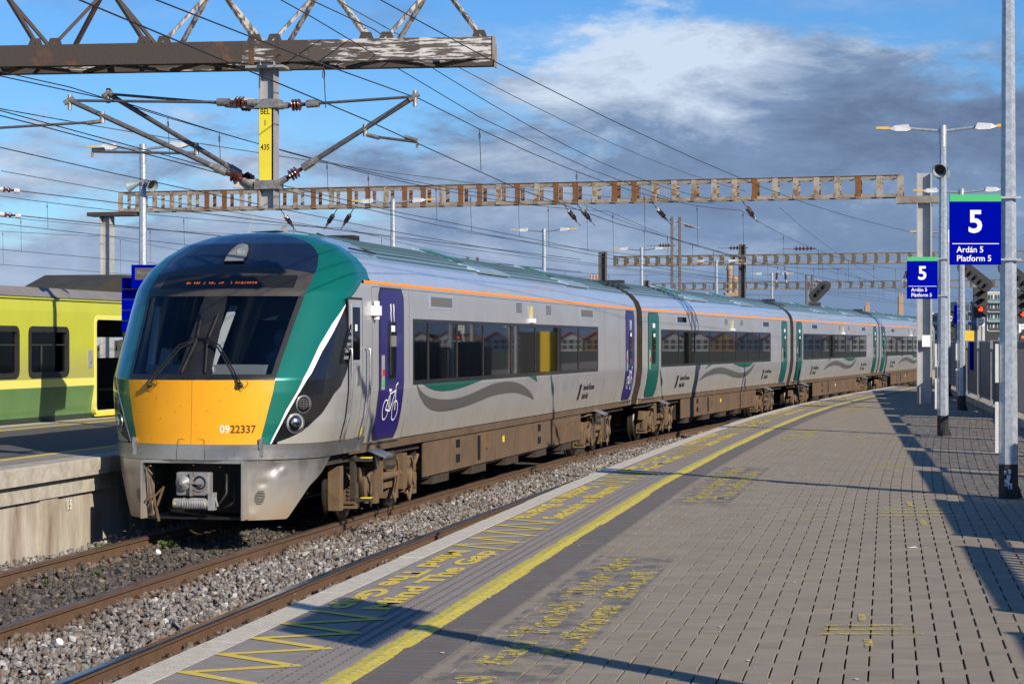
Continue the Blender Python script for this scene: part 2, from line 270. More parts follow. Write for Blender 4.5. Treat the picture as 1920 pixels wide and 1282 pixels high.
# ---------------------------------------------------------------- mesh helpers
def link(name, me, mat, parent=None, loc=None, smooth=False):
    o = bpy.data.objects.new(name, me); C.objects.link(o)
    if mat is not None and not me.materials: me.materials.append(MATS[mat] if isinstance(mat, str) else mat)
    if parent is not None: o.parent = parent
    if loc is not None: o.location = loc
    if smooth:
        me.polygons.foreach_set('use_smooth', [True] * len(me.polygons))
        if smooth != 'all': me.set_sharp_from_angle(angle=rad(smooth if isinstance(smooth, (int, float)) and smooth is not True else 38))
    return o
class MB:
    def __init__(s): s.v = []; s.f = []
    def add(s, vs, fs):
        n = len(s.v); s.v += [tuple(v) for v in vs]; s.f += [tuple(i + n for i in f) for f in fs]; return s
    def box(s, x0, x1, y0, y1, z0, z1):
        return s.add([(x0,y0,z0),(x1,y0,z0),(x1,y1,z0),(x0,y1,z0),(x0,y0,z1),(x1,y0,z1),(x1,y1,z1),(x0,y1,z1)],
            [(0,3,2,1),(4,5,6,7),(0,1,5,4),(1,2,6,5),(2,3,7,6),(3,0,4,7)])
    def obox(s, c, hx, hy, hz, M=None):
        """box with half sizes round c, turned by the 3x3 M"""
        M = M or Matrix.Identity(3); c = Vector(c)
        P = [c + M @ Vector((a*hx, b*hy, d*hz)) for d in (-1,1) for a, b in ((-1,-1),(1,-1),(1,1),(-1,1))]
        return s.add(P, [(0,3,2,1),(4,5,6,7),(0,1,5,4),(1,2,6,5),(2,3,7,6),(3,0,4,7)])
    def bar(s, a, b, w, h, up=(0,0,1)):
        a, b = Vector(a), Vector(b); d = (b-a); l = d.length; d.normalize(); up = Vector(up)
        x = d.cross(up)
        if x.length < 1e-3: x = d.cross(Vector((0,1,0)))
        x.normalize(); z = x.cross(d)
        P = [p + x*i*w/2 + z*j*h/2 for p in (a, b) for i, j in ((-1,-1),(1,-1),(1,1),(-1,1))]
        return s.add(P, [(0,1,2,3),(4,7,6,5),(0,4,5,1),(1,5,6,2),(2,6,7,3),(3,7,4,0)])
    def tube(s, pts, r, n=8, cap=True):
        pts = [Vector(p) for p in pts]; k = len(pts); rs = r if isinstance(r, (list, tuple)) else [r]*k
        V = []; F = []; up = None
        for i, p in enumerate(pts):
            d = (pts[min(i+1,k-1)] - pts[max(i-1,0)]).normalized()
            if up is None: up = Vector((0,0,1)) if abs(d.z) < 0.9 else Vector((0,1,0))
            x = d.cross(up)
            if x.length < 1e-4: x = d.cross(Vector((1,0,0.3)))
            x.normalize(); u = x.cross(d); up = u
            for j in range(n):
                a = 2*math.pi*j/n; V.append(p + (x*math.cos(a) + u*math.sin(a))*rs[i])
        for i in range(k-1):
            for j in range(n):
                j2 = (j+1) % n; F.append((i*n+j, (i+1)*n+j, (i+1)*n+j2, i*n+j2))
        if cap: F.append(tuple(range(n))); F.append(tuple((k-1)*n+j for j in reversed(range(n))))
        return s.add(V, F)
    def lathe(s, prof, o=(0,0,0), axis=(0,0,1), n=16):
        """prof: (distance along axis, radius)"""
        o = Vector(o); ax = Vector(axis).normalized()
        return s.tube([o + ax*a for a, r in prof], [max(r, 1e-4) for a, r in prof], n) if all(prof[i+1][0]-prof[i][0] > 1e-6 for i in range(len(prof)-1)) else s._lathe(prof, o, ax, n)
    def _lathe(s, prof, o, ax, n):
        o = Vector(o); ax = Vector(ax).normalized()
        x = ax.orthogonal().normalized(); y = ax.cross(x); V = []; F = []
        for a, r in prof:
            for j in range(n):
                t = 2*math.pi*j/n; V.append(o + ax*a + (x*math.cos(t)+y*math.sin(t))*max(r, 1e-4))
        for i in range(len(prof)-1):
            for j in range(n):
                j2 = (j+1) % n; F.append((i*n+j, i*n+j2, (i+1)*n+j2, (i+1)*n+j))
        return s.add(V, F)
    def prism(s, poly, dirv, M=None):
        """closed outline (3D points) swept by dirv"""
        P = [Vector(p) for p in poly]; d = Vector(dirv); n = len(P)
        V = P + [p + d for p in P]; F = [tuple(range(n))[::-1], tuple(range(n, 2*n))]
        F += [(i, (i+1) % n, (i+1) % n + n, i + n) for i in range(n)]
        return s.add(V, F)
    def mesh(s, name):
        me = bpy.data.meshes.new(name); me.from_pydata(s.v, [], s.f); me.update(); return me
    def build(s, name, mat, parent=None, loc=None, smooth=False): return link(name, s.mesh(name), mat, parent, loc, smooth)
def np_mesh(name, V, F):
    """V (n,3), F (m,4) arrays"""
    me = bpy.data.meshes.new(name); V = np.asarray(V, np.float32); F = np.asarray(F, np.int32); k = F.shape[1]
    me.vertices.add(len(V)); me.vertices.foreach_set('co', V.ravel())
    me.loops.add(F.size); me.loops.foreach_set('vertex_index', F.ravel())
    me.polygons.add(len(F)); me.polygons.foreach_set('loop_start', np.arange(0, F.size, k, dtype=np.int32))
    me.update(calc_edges=True); me.polygons.foreach_set("use_smooth", np.zeros(len(F), bool)); me.update(); return me
def tag(o, label=None, cat=None, group=None, kind=None):
    if label: o['label'] = label
    if cat: o['category'] = cat
    if group: o['group'] = group
    if kind: o['kind'] = kind
    return o
def empty(name, loc=(0,0,0), rz=0.0, label=None, cat=None, group=None, kind=None):
    o = bpy.data.objects.new(name, None); C.objects.link(o); o.location = loc; o.rotation_euler = (0,0,rz); o.empty_display_size = 0.2
    return tag(o, label, cat, group, kind)
def copy_tree(o, parent=None):
    c = o.copy(); C.objects.link(c); c.parent = parent
    for ch in [x for x in KIDS.get(o.name, list(o.children))]: copy_tree(ch, c)
    return c
KIDS = {}
def text_mesh(txt, size, depth=0.0, bold=0.0, align='CENTER', sx=1.0, spacing=1.0):
    cu = bpy.data.curves.new('lettering', 'FONT'); cu.body = txt; cu.size = size; cu.extrude = depth; cu.offset = bold; cu.resolution_u = 3
    cu.align_x = align; cu.align_y = 'BOTTOM_BASELINE' if False else 'CENTER'; cu.space_character = spacing; cu.space_line = 1.04
    o = bpy.data.objects.new('lettering', cu); C.objects.link(o)
    dg = bpy.context.evaluated_depsgraph_get(); me = bpy.data.meshes.new_from_object(o.evaluated_get(dg))
    bpy.data.objects.remove(o); bpy.data.curves.remove(cu)
    if sx != 1.0:
        for v in me.vertices: v.co.x *= sx
    me.materials.clear(); return me
def put_text(txt, size, mat, parent, M, depth=0.001, bold=0.0, align='CENTER', sx=1.0, name='lettering', spacing=1.0):
    """lettering in the local plane given by the 4x4 M"""
    me = text_mesh(txt, size, depth, bold, align, sx, spacing); me.transform(M); return link(name, me, mat, parent)
def basis(o, x, y):
    x = Vector(x).normalized(); y = Vector(y).normalized(); z = x.cross(y)
    return Matrix(((x.x,y.x,z.x,o[0]),(x.y,y.y,z.y,o[1]),(x.z,y.z,z.z,o[2]),(0,0,0,1)))

# ---------------------------------------------------------------- the curve of the line: station s along the platform 5 edge, offset q (+ onto the platform, - over the tracks)
_T = [(0,.187),(18,.187),(21,.205),(26,.215),(33,.228),(40,.25),(46,.28),(52,.30),(60,.315),(70,.32),(100,.33),(400,.33)]
_Y = np.arange(-30, 420, 0.1); _tn = np.interp(_Y, [a for a,b in _T], [b for a,b in _T])
_X = np.concatenate([[0], np.cumsum((_tn[1:]+_tn[:-1])/2*0.1)]); _X = _X - np.interp(17.7, _Y, _X) + 0.19
_S = np.concatenate([[0], np.cumsum(np.hypot(np.diff(_X), 0.1))]); _S -= np.interp(0, _Y, _S)
def PN(s, q):
    s = np.asarray(s, float); x = np.interp(s, _S, _X); y = np.interp(s, _S, _Y); a = np.arctan(np.interp(s, _S, _tn))
    return x + q*np.cos(a), y - q*np.sin(a)
def P(s, q, z=0.0):
    x, y = PN(s, q); return Vector((float(x), float(y), z))
def heading(s): return math.atan(float(np.interp(s, _S, _tn)))
def s_at(q, Y):
    lo, hi = -20.0, 380.0
    for _ in range(50):
        m = (lo+hi)/2
        if float(PN(m, q)[1]) < Y: lo = m
        else: hi = m
    return lo
def sweep(name, prof, s0, s1, ds, mat, parent=None, smooth=False, closed=True, caps=True):
    """profile of (q, z) points swept along the curve"""
    n = max(2, int(round((s1-s0)/ds))+1); ss = np.linspace(s0, s1, n); k = len(prof); V = np.zeros((n, k, 3))
    for j, (q, z) in enumerate(prof):
        x, y = PN(ss, q); V[:, j, 0] = x; V[:, j, 1] = y; V[:, j, 2] = z
    me = MB(); F = []
    for i in range(n-1):
        for j in range(k if closed else k-1):
            j2 = (j+1) % k; F.append((i*k+j, i*k+j2, (i+1)*k+j2, (i+1)*k+j))
    if closed and caps: F.append(tuple(range(k))[::-1]); F.append(tuple((n-1)*k+j for j in range(k)))
    me.v = [tuple(v) for v in V.reshape(-1,3)]; me.f = F
    return me.build(name, mat, parent, smooth=smooth)
TRAIN_Q = -4.75; NEAR_Q = -1.55
# ---------------------------------------------------------------- ground, track bed, rails, ballast
g = MB().add([(-900,-60,-1.45),(900,-60,-1.45),(900,2500,-1.45),(-900,2500,-1.45)], [(0,1,2,3)]).build('ground', 'earth'); tag(g, 'flat brown ground of the railway yard', kind='structure')
bed0 = tb = sweep('track_bed', [(-6.4,RAIL-.26),(-0.05,RAIL-.26),(-0.05,-1.5),(-6.4,-1.5)], 0, 200, 2.0, 'bed'); tag(tb, 'dark earth bed under the two near tracks', kind='structure')
tb = sweep('track_bed', [(-40,RAIL-.3),(-11.5,RAIL-.3),(-11.5,-1.5),(-40,-1.5)], 0, 200, 2.0, 'bed'); tag(tb, 'dark earth bed beyond the far platform', kind='structure')
def rail(q, label, s0, s1, top):
    z = RAIL
    prof = [(q-.07,z-.16),(q-.07,z-.148),(q-.012,z-.125),(q-.010,z-.045),(q-.036,z-.035),(q-.036,z-.006),(q-.030,z-.001),(q+.030,z-.001),(q+.036,z-.006),(q+.036,z-.035),(q+.010,z-.045),(q+.012,z-.125),(q+.07,z-.148),(q+.07,z-.16)]
    r = sweep('rail', prof[::-1], s0, s1, 1.0, 'rust_rail'); tag(r, label, 'rail', 'rails of the two near tracks')
    t = sweep('running_surface', [(q-.030,z+.0015),(q+.030,z+.0015),(q+.0365,z-.006),(q+.0365,z-.016)], s0, s1, 1.0, top, r, closed=False)
    # clip and pad at each sleeper
    n = 0
    for s in np.arange(13.2 if q > -4.5 else 17.0, 46, 0.65):
        s = float(s)+random.uniform(-.03,.03); h = heading(s)
        for sd in (1, -1):
            m = MB(); M = Matrix.Rotation(-h, 3, 'Z'); c = P(s, q+sd*.10, z-.14)
            m.obox(c, .045, .06, .02, M)
            for k in (-1, 1):
                a = c + M @ Vector((0.01*sd, .035*k, .02)); m.tube([a, a+M@Vector((-.02*sd,.0,.035)), a+M@Vector((-.055*sd,-.012*k,.022))], .010, 5)
            if n < 290: m.build('rail_clip', 'rust_rail', r)
            n += 1
    return r
rail(-2.385, 'nearest rail with a shiny blue-grey running edge beside the platform', 1, 150, 'rail_top')
rail(-0.715, 'rail hidden close under the edge of the platform', 1, 150, 'rail_top')
rail(-3.915, 'rusty brown rail under the right-hand wheels of the silver train', 1, 150, 'rail_top_dull')
rail(-5.585, 'rusty rail nearest the concrete wall of the far platform', 1, 150, 'rail_top_dull')
# sleepers lie almost buried in the stone
slp = MB().box(-1.3, 1.3, -.125, .125, -.12, 0).mesh('sleeper')
slp.materials.append(MATS['stone_oily'])
for tq, nm, s0 in ((TRAIN_Q, 'under the train', 2.2), (NEAR_Q, 'next to the platform', 2.2)):
    for i, s in enumerate(np.arange(s0, 46, .65)):
        o = bpy.data.objects.new('sleeper', slp); C.objects.link(o); p = P(float(s), tq, RAIL-.158); o.location = p; o.rotation_euler = (0,0,-heading(float(s))); o.parent = bed0
# ballast
phi = (1+5**.5)/2
ICO = np.array([(-1,phi,0),(1,phi,0),(-1,-phi,0),(1,-phi,0),(0,-1,phi),(0,1,phi),(0,-1,-phi),(0,1,-phi),(phi,0,-1),(phi,0,1),(-phi,0,-1),(-phi,0,1)])/1.9
ICF = np.array([(0,11,5),(0,5,1),(0,1,7),(0,7,10),(0,10,11),(1,5,9),(5,11,4),(11,10,2),(10,7,6),(7,1,8),(3,9,4),(3,4,2),(3,2,6),(3,6,8),(3,8,9),(4,9,5),(2,4,11),(6,2,10),(8,6,7),(9,8,1)])
def stones(name, label, regs, mats, weights):
    """regs: (q0,q1,s0,s1,per m2,zbase,zjit)"""
    VV = []; MI = []; cnt = 0
    for (q0,q1,s0,s1,den,zb,zj) in regs:
        n = int((q1-q0)*(s1-s0)*den); q = rng.uniform(q0,q1,n); s = rng.uniform(s0,s1,n); x, y = PN(s, q)
        sz = rng.uniform(.015,.033,n)*np.where(rng.random(n)<.12,1.3,1.0); sc = rng.uniform(.55,1.25,(n,3))*sz[:,None]
        A = rng.normal(size=(n,3,3)); Q,_ = np.linalg.qr(A)
        base = ICO[None]*(1+rng.uniform(-.34,.34,(n,12,1)))*sc[:,None,:]
        V = np.einsum('nij,nkj->nki', Q, base); z = zb + rng.uniform(-.03,1,n)*zj + .018*np.sin(x*3.1+y*1.7)
        V += np.stack([x,y,z],1)[:,None,:]; VV.append(V.reshape(-1,3)); MI.append(np.repeat(rng.choice(len(mats),n,p=weights),20)); cnt += n
    V = np.concatenate(VV); F = (ICF[None]+12*np.arange(cnt)[:,None,None]).reshape(-1,3)
    me = np_mesh(name, V, F)
    for k in mats: me.materials.append(MATS[k])
    me.polygons.foreach_set('material_index', np.concatenate(MI).astype(np.int32)); me.update()
    o = bpy.data.objects.new(name, me); C.objects.link(o); tag(o, label, 'ballast', kind='stuff'); return o
zb = RAIL-.165
stones('ballast', 'loose grey and brown stone ballast between the tracks',
    [(-3.82,-2.48,12.5,50,430,zb-.01,.05),(-3.82,-2.48,50,80,120,zb,.04),(-2.3,-.05,2,30,110,zb-.02,.05),(-6.3,-2.5,2,10,60,zb-.02,.05),(-6.3,-3.9,10,15,90,zb-.02,.05),(-6.3,-5.68,17,26,420,zb-.02,.09),(-3.9,-3.2,10,12.6,200,zb,.04)],
    ['stone_pale','stone_white','stone_brown'], [.69,.08,.23])
stones('rusty_ballast', 'rust brown stones heaped along the foot of the rails',
    [(-3.84,-3.70,14,50,300,zb+.02,.05),(-2.56,-2.45,12.5,44,260,zb+.02,.05),(-5.50,-5.38,17,25,330,zb+.01,.05),(-4.13,-3.99,16,25,330,zb+.01,.05),(-2.32,-2.2,12.5,30,300,zb+.01,.06)], ['stone_brown','stone_oily'], [.7,.3])
stones('oily_ballast', 'dark oily ballast in front of the train', [(-5.5,-4.0,15,26,330,zb-.03,.055)], ['stone_oily','stone_brown'], [.85,.15])
# weeds by the rail and litter
def weed(q, s, r, n, label, h=.1):
    x, y = [float(v) for v in PN(s, q)]; m = MB()
    for i in range(n):
        a = random.uniform(0,6.28); d = random.uniform(0,r); c = Vector((x+math.cos(a)*d, y+math.sin(a)*d, RAIL-.13+random.uniform(0,h)*(1-d/r*.6)))
        e = Vector((random.gauss(0,1),random.gauss(0,1),random.gauss(0,.8))).normalized()*.022; f = e.cross(Vector((random.gauss(0,1),random.gauss(0,1),random.gauss(0,1)))).normalized()*.012
        m.add([c-e,c+f,c+e,c-f],[(0,1,2,3)])
    tag(m.build('weed', 'foliage'), label, 'weed')
weed(-5.35, 23.0, .13, 170, 'green weed growing inside the rail just in front of the train', .16)
weed(-5.9, 22.6, .20, 150, 'pale green weed in the stones at the foot of the platform wall', .08)
weed(-5.8, 21.9, .14, 90, 'small green tuft beside the far rail near the wall')
weed(-5.2, 19.4, .06, 40, 'tiny green sprout in the dark ballast nearest the camera', .04)
weed(-5.0, 20.2, .06, 40, 'tiny green sprout in the dark ballast farther along', .04)
for q, s, lb in ((-5.05,21.9,'crumpled white paper cup lying in the dark ballast'),(-3.35,15.4,'white scrap of litter on the ballast between the tracks')):
    m = MB(); p = P(s,q,RAIL-.10); m.lathe([(0,.02),(.02,.03),(.055,.036),(.06,.03)], p, (0.5,-.3,.5), 7); tag(m.build('litter','litter_white'), lb, 'litter')

# ---------------------------------------------------------------- near platform
S0, S1 = 2.0, 66.0
pf = sweep('platform', [(.03,-.10),(.03,-1.5),(9,-1.5),(9,-.04),(.5,-.04),(.5,-.10)][::-1], S0-8, 180, 1.5, 'joint_sand'); tag(pf, 'brick paved platform 5 curving away to the right', kind='structure')
sweep('platform_top', [(.1,-.0385),(.1,-.012),(9,-.012),(9,-.0385)], 70, 180, 2.5, 'slab_grey', pf)
def piece(name, q0, q1, s0, s1, z0, z1, mat, parent, bev=.006, n=2, jit=0.0):
    """a slab lying on the curve with a bevelled top edge"""
    m = MB(); ss = np.linspace(s0, s1, n+1); R = []
    for (b, z) in ((0,z0),(0,z1-bev),(bev,z1)):
        ring = []
        for i, s in enumerate(ss):
            sb = s + (b if i == 0 else -b if i == n else 0); ring.append(P(float(sb), q0+b, z))
        for i, s in reversed(list(enumerate(ss))):
            sb = s + (b if i == 0 else -b if i == n else 0); ring.append(P(float(sb), q1-b, z))
        R.append(ring)
    k = len(R[0]); V = R[0]+R[1]+R[2]; F = []
    for a in (0, 1):
        for i in range(k): F.append((a*k+i, a*k+(i+1)%k, (a+1)*k+(i+1)%k, (a+1)*k+i))
    F.append(tuple(2*k+i for i in range(k)))
    m.add(V, [f[::-1] for f in F])
    m.f[-1] = m.f[-1]
    o = m.build(name, mat, parent); return o
s = S0
i = 0
while s < S1:
    L = .92; z = random.uniform(-.002,.002)
    piece('coping_stone', random.uniform(-.006,.004), .158, s+.004, s+L-.004, -.10, .001+z, 'concrete_edge', pf, .0012)
    s += L
s = S0 + .3
while s < S1:
    piece('platform_slab', .160, .828, s+.0015, s+.8985, -.06, random.uniform(-.0006,.0006), 'slab_grey', pf, .002)
    s += .9
# blister domes, four rows
rows = (.590,.655,.720,.785); VV = []; DF = []; c = 0
DM = [(math.cos(a)*r, math.sin(a)*r, z) for r, z in ((.0115,0),(.0085,.0042)) for a in np.linspace(0,2*math.pi,8,endpoint=False)]
for k, r in enumerate(rows):
    ss = np.arange(6.0, 58, .064) + (k % 2)*.0; x, y = PN(ss, r)
    for a, b in zip(x, y):
        VV += [(a+p[0], b+p[1], p[2]+.0008) for p in DM]
        DF += [(c+j, c+(j+1)%8, c+8+(j+1)%8, c+8+j) for j in range(8)] + [(c+8,c+9,c+10,c+11),(c+8,c+11,c+12,c+15),(c+12,c+13,c+14,c+15)]; c += 16
me = np_mesh('blister_domes', VV, DF); o = link('blister_domes', me, 'paver_dark', pf); o['kind'] = 'stuff'  # domes darker than the slab: their shaded sides put into the colour
# worn thick yellow line with wavering edges
ss = np.arange(S0, 70, .05); wob = lambda k: .003*np.sin(ss*1.3+k)+.002*np.sin(ss*7.1+k*2)+rng.normal(0,.0022,len(ss)); qa = .836+wob(1); qb = .952+wob(4)+.014*(np.floor(ss/3.1)%2)
xa, ya = PN(ss, qa); xb, yb = PN(ss, qb); xc, yc = PN(ss, (qa+qb)/2); n = len(ss)
V = np.concatenate([np.stack([xa,ya,np.full(n,.002)],1), np.stack([xc,yc,.007+rng.normal(0,.0015,n)],1), np.stack([xb,yb,np.full(n,.002)],1)])
F = [(i,i+1,n+i+1,n+i) for i in range(n-1)]+[(n+i,n+i+1,2*n+i+1,2*n+i) for i in range(n-1)]
link('yellow_line', np_mesh('yellow_line', V, [f[::-1] for f in F]), 'paint_line', pf)
sweep('slab_under_line', [(.83,-.05),(.83,-.0005),(.963,-.0005),(.963,-.05)], S0, 66, 1.0, 'paver_dark', pf)
def brick_arrays(q, s, hq, hs, z, bev=.004, gap=.003, drop=.010):
    gs, bs = gap*.20, bev*.10
    """top faces and bevelled flanks of many bricks; q,s centres, hq,hs half sizes"""
    n = len(q); V = np.zeros((n,8,3))
    for k, (a, b) in enumerate(((-1,-1),(1,-1),(1,1),(-1,1))):
        x, y = PN(s+b*(hs-gs), q+a*(hq-gap)); V[:,k,0] = x; V[:,k,1] = y; V[:,k,2] = z-drop
        x, y = PN(s+b*(hs-gs-bs), q+a*(hq-gap-bev)); V[:,4+k,0] = x; V[:,4+k,1] = y; V[:,4+k,2] = z
    V[:,4:,2] += rng.normal(0,.0006,(n,4))
    f = np.array([(4,5,6,7),(0,1,5,4),(1,2,6,5),(2,3,7,6),(3,0,4,7)]); F = (f[None]+8*np.arange(n)[:,None,None]).reshape(-1,4)
    return V, F
def paving(name, q, s, hq, hs, z, mat, n_single, bev, gap):
    x, y = PN(s, q); view = (np.abs(x)/y < .262) & (y > 7.9); order = np.argsort(np.where(view, y, 1e6))[:n_single]; order = order[view[order]]
    sel = np.zeros(len(q), bool); sel[order] = True
    V, F = brick_arrays(q[~sel], s[~sel], hq[~sel], hs[~sel], z[~sel], bev, gap); me = np_mesh(name+'_field', V.reshape(-1,3), F)
    o = link(name+'_field', me, mat, pf); o['kind'] = 'stuff'
    if mat == 'paver':
        me.materials.append(MATS['paver_b']); me.materials.append(MATS['paver_c']); me.polygons.foreach_set('material_index', np.repeat(rng.choice(3, len(V), p=[.6,.2,.2]), 5).astype(np.int32))
    V, F = brick_arrays(q[sel], s[sel], hq[sel], hs[sel], z[sel], bev, gap)
    F5 = [(4,5,6,7),(0,1,5,4),(1,2,6,5),(2,3,7,6),(3,0,4,7)]
    for v in V:
        c = v.mean(0); me = bpy.data.meshes.new(name); me.from_pydata([tuple(p-c) for p in v], [], F5); link(name, me, random.choice([mat,mat,mat,'paver_b','paver_c']) if mat == 'paver' else mat, pf, tuple(c))
FENCE_X = lambda y: 8.45 + .166*(y-33)
nq = 62; ns = 600; I, J = np.meshgrid(np.arange(-3,nq), np.arange(0,ns)); cl = (I-J) % 4
hI, hJ = I[cl==0], J[cl==0]; vI, vJ = I[cl==2], J[cl==2]
q = np.concatenate([1.19+.1*(hI+1), 1.19+.1*(vI+.5)]); s = np.concatenate([3+.1*(hJ+.5), 3+.1*vJ])
hq = np.concatenate([np.full(len(hI),.1), np.full(len(vI),.05)]); hs = np.concatenate([np.full(len(hI),.05), np.full(len(vI),.1)])
x, y = PN(s, q); ok = (x < FENCE_X(y)-.12) & (q+hq > 1.215)
q, s, hq, hs = q[ok], s[ok], hq[ok], hs[ok]
lo_ = np.maximum(q-hq, 1.19); hi_ = q+hq; q = (lo_+hi_)/2; hq = (hi_-lo_)/2
z = rng.normal(0,.0005,len(q)) + .002*np.sin(q*2.1)*np.sin(s*1.3) + np.where(rng.random(len(q))<.04, rng.normal(0,.002,len(q)), 0)
paving('paver', q, s, hq, hs, z, 'paver', 300, .0025, .0030)
s = np.arange(3, 64, .1); nn = len(s)
paving('edge_paver', np.full(nn,1.075), s, np.full(nn,.11), np.full(nn,.05), rng.normal(0,.001,nn), 'paver_dark', 215, .003, .0012)

# painted words and zigzags on the slabs
def paint_text(txt, smid_or0, s1, qc, capq, outward, mat='paint_yellow', z=.0035, name='painted_words', bold=.042):
    me = text_mesh(txt, 1.0, 0, bold); co = np.array([v.co[:] for v in me.vertices]); u, v = co[:,0], co[:,1]
    u = (u-u.min())/(u.max()-u.min()); v = (v-v.min())/(v.max()-v.min())-.5
    if outward: S_ = smid_or0+u*(s1-smid_or0); Q_ = qc-v*capq
    else: S_ = s1-u*(s1-smid_or0); Q_ = qc+v*capq
    x, y = PN(S_, Q_)
    for i, vv in enumerate(me.vertices): vv.co = (x[i], y[i], z)
    o = link(name, me, mat, pf); return o
def strokes(pts, w, z, name, mat='paint_yellow'):
    m = MB(); 
    for a, b in zip(pts[:-1], pts[1:]):
        A, B = Vector(a), Vector(b); d = (B-A).normalized(); nrm = Vector((-d.y,d.x))*w/2; A = A-d*w*.4; B = B+d*w*.4
        m.add([P(A.x+nrm.x*0+0, 0, 0)]*0, [])
        Q = [A+nrm, A-nrm, B-nrm, B+nrm]; m.add([P(p.x, p.y, z) for p in Q], [(0,1,2,3)]); z += .00012
    return m.build(name, mat, pf)
SS = lambda Y: s_at(.4, Y)
seq = [(4.4,8.05,'s'),(8.05,10.2,'z'),(10.25,13.25,'m'),(13.3,15.5,'z'),(15.55,19.2,'s'),(19.2,21.4,'z'),(21.5,24.4,'m'),(24.5,26.6,'z'),(26.7,30.4,'s'),(30.5,32.6,'z'),(32.7,35.7,'m'),(35.8,38,'z'),(38.1,41.8,'s'),(42,44,'z'),(44.1,47,'m'),(47.1,49.3,'z'),(49.4,53,'s')]
for a, b, k in seq:
    a, b = SS(a), SS(b)
    if k == 'z':
        n = max(3, int(round((b-a)/.25))); n -= (n % 2 == 0)
        pts = [(a+(b-a)*i/n, .60 if i % 2 == 0 else .20) for i in range(n+1)]; strokes(pts, .058, .0032, 'painted_zigzag')
    else:
        t = 'Mind The Gap' if k == 'm' else 'Seachain an Bhearna'
        paint_text(t, a+.05, b-.05, .505, .19, True); paint_text(t, a+.05, b-.05, .285, .19, False)
for k, (a, b) in enumerate(((4.6,8.4),(8.7,12.9),(17.4,22.2),(28.5,32.4),(40,45))):
    a, b = SS(a), SS(b)
    r = strokes([(a, 1.5), (b, 1.5)], .5, .0040, 'scrubbed_patch', 'paint_scrubbed') if k < 3 else None
    paint_text('Please Stand Behind' if k % 2 == 0 else 'Fan Taobh Thiar den', a, b, 1.42, .17, True, 'paint_faded', .0052, 'faded_words')
    paint_text('The Yellow Line' if k % 2 == 0 else 'Líne Buí', a+.3, b-.6, 1.64, .17, True, 'paint_faded', .0052, 'faded_words')
# sprayed survey crosses on the bricks
def cross(x0, x1, y0, y1, name):
    m = MB(); z = .0045; ym = (y0+y1)/2
    W_ = lambda a, b: (x0+(x1-x0)*a+(b-.5)*(y1-y0)*.14, y0+(y1-y0)*b, z)
    for k in range(3): b = .36+.13*k; m.add([W_(.05*k,b),W_(1-.08*k,b),W_(1-.08*k,b+.035),W_(.05*k,b+.035)],[(0,1,2,3)]); z += .0002
    for b in (0.0,.78): m.add([W_(.43,b),W_(.50,b),W_(.50,b+.22),W_(.43,b+.22)],[(0,1,2,3)])
    return m.build(name, 'paint_cross', pf)
cross(1.45, 1.95, 9.0, 10.1, 'sprayed_cross'); cross(2.95, 3.6, 15.0, 17.3, 'sprayed_cross'); cross(3.95, 4.5, 21.2, 23.2, 'sprayed_cross'); cross(4.6,5.2,27,29,'sprayed_cross')

m = MB()   # trodden gum, petals and grit
for k in range(260):
    y_ = 8+28*random.random()**1.5; x_ = random.uniform(-.2*y_, FENCE_X(y_)-.4); r = random.choice([.004,.005,.006,.012])
    m.add([(x_+r*random.uniform(.6,1.2)*math.cos(a), y_+r*1.3*random.uniform(.6,1.2)*math.sin(a), .0046+.0002*(k%3)) for a in (0,1.2,2.5,3.8,5.1)], [(0,1,2,3,4)])
o = m.build('grit_specks','litter_white',pf); o['kind'] = 'stuff'
m = MB()
for k in range(70):
    y_ = 8+24*random.random()**1.3; x_ = random.uniform(-.12*y_, FENCE_X(y_)-.4); r = random.uniform(.012,.028)
    m.add([(x_+r*random.uniform(.8,1.1)*math.cos(a), y_+r*random.uniform(.8,1.1)*math.sin(a), .0042+.0002*(k%4)) for a in np.linspace(0,5.5,8)], [tuple(range(8))])
o = m.build('gum_spots','paint_scrubbed',pf); o['kind'] = 'stuff'
m = MB(); m.add([P(14.2,3.20,.006),P(14.24,3.25,.012),P(14.20,3.27,.006),P(14.16,3.21,.006)],[(0,1,2,3)]); o = m.build('litter','litter_white'); tag(o,'white scrap of paper on the brick paving in front of the nearest lamp post','litter')
# ---------------------------------------------------------------- far platform between the trains
fp = sweep('platform', [(-6.46,-.42),(-6.46,-1.5),(-11.7,-1.5),(-11.7,-.03),(-6.46,-.03)], 2, 150, 1.2, 'asphalt'); tag(fp, 'asphalt island platform left of the silver train', kind='structure')
sweep('platform_top', [(-11.4,-.0295),(-6.75,-.0295),(-6.75,-.0045),(-11.4,-.0045)][::-1], 2, 150, 1.2, 'asphalt', fp)
w = sweep('retaining_wall', [(-6.42,-.40),(-6.42,-1.5),(-6.6,-1.5),(-6.6,-.40)], 2, 150, 1.0, 'concrete_wall'); tag(w, 'stained concrete wall under the far platform edge', 'wall')
for k, s in enumerate(np.arange(14, 60, 2.6)): piece('wall_pier', -6.42, -6.385, float(s), float(s)+.45, -1.4, -.40, 'concrete_wall', w, .004)
put_text('15', .16, 'graffiti_white', w, basis(P(22.55,-6.378,-.52), (math.sin(heading(22.5)),math.cos(heading(22.5)),0), (0,0,1)), .0005)
s = 2.2
while s < 60:
    piece('corbel_stone', -6.46, -6.36, s+.004, s+1.196, -.40, -.20, 'concrete_old', fp, .012)
    piece('coping_stone', -6.62, -6.27, s+.104, s+1.296, -.195, .002, 'concrete_old', fp, .012)
    s += 1.2
strokes_fp = lambda *a: None
def qband(name, q0, q1, s0, s1, z, mat): return sweep(name, [(q0,z-.003),(q0,z),(q1,z),(q1,z-.003)], s0, s1, 1.0, mat, fp)
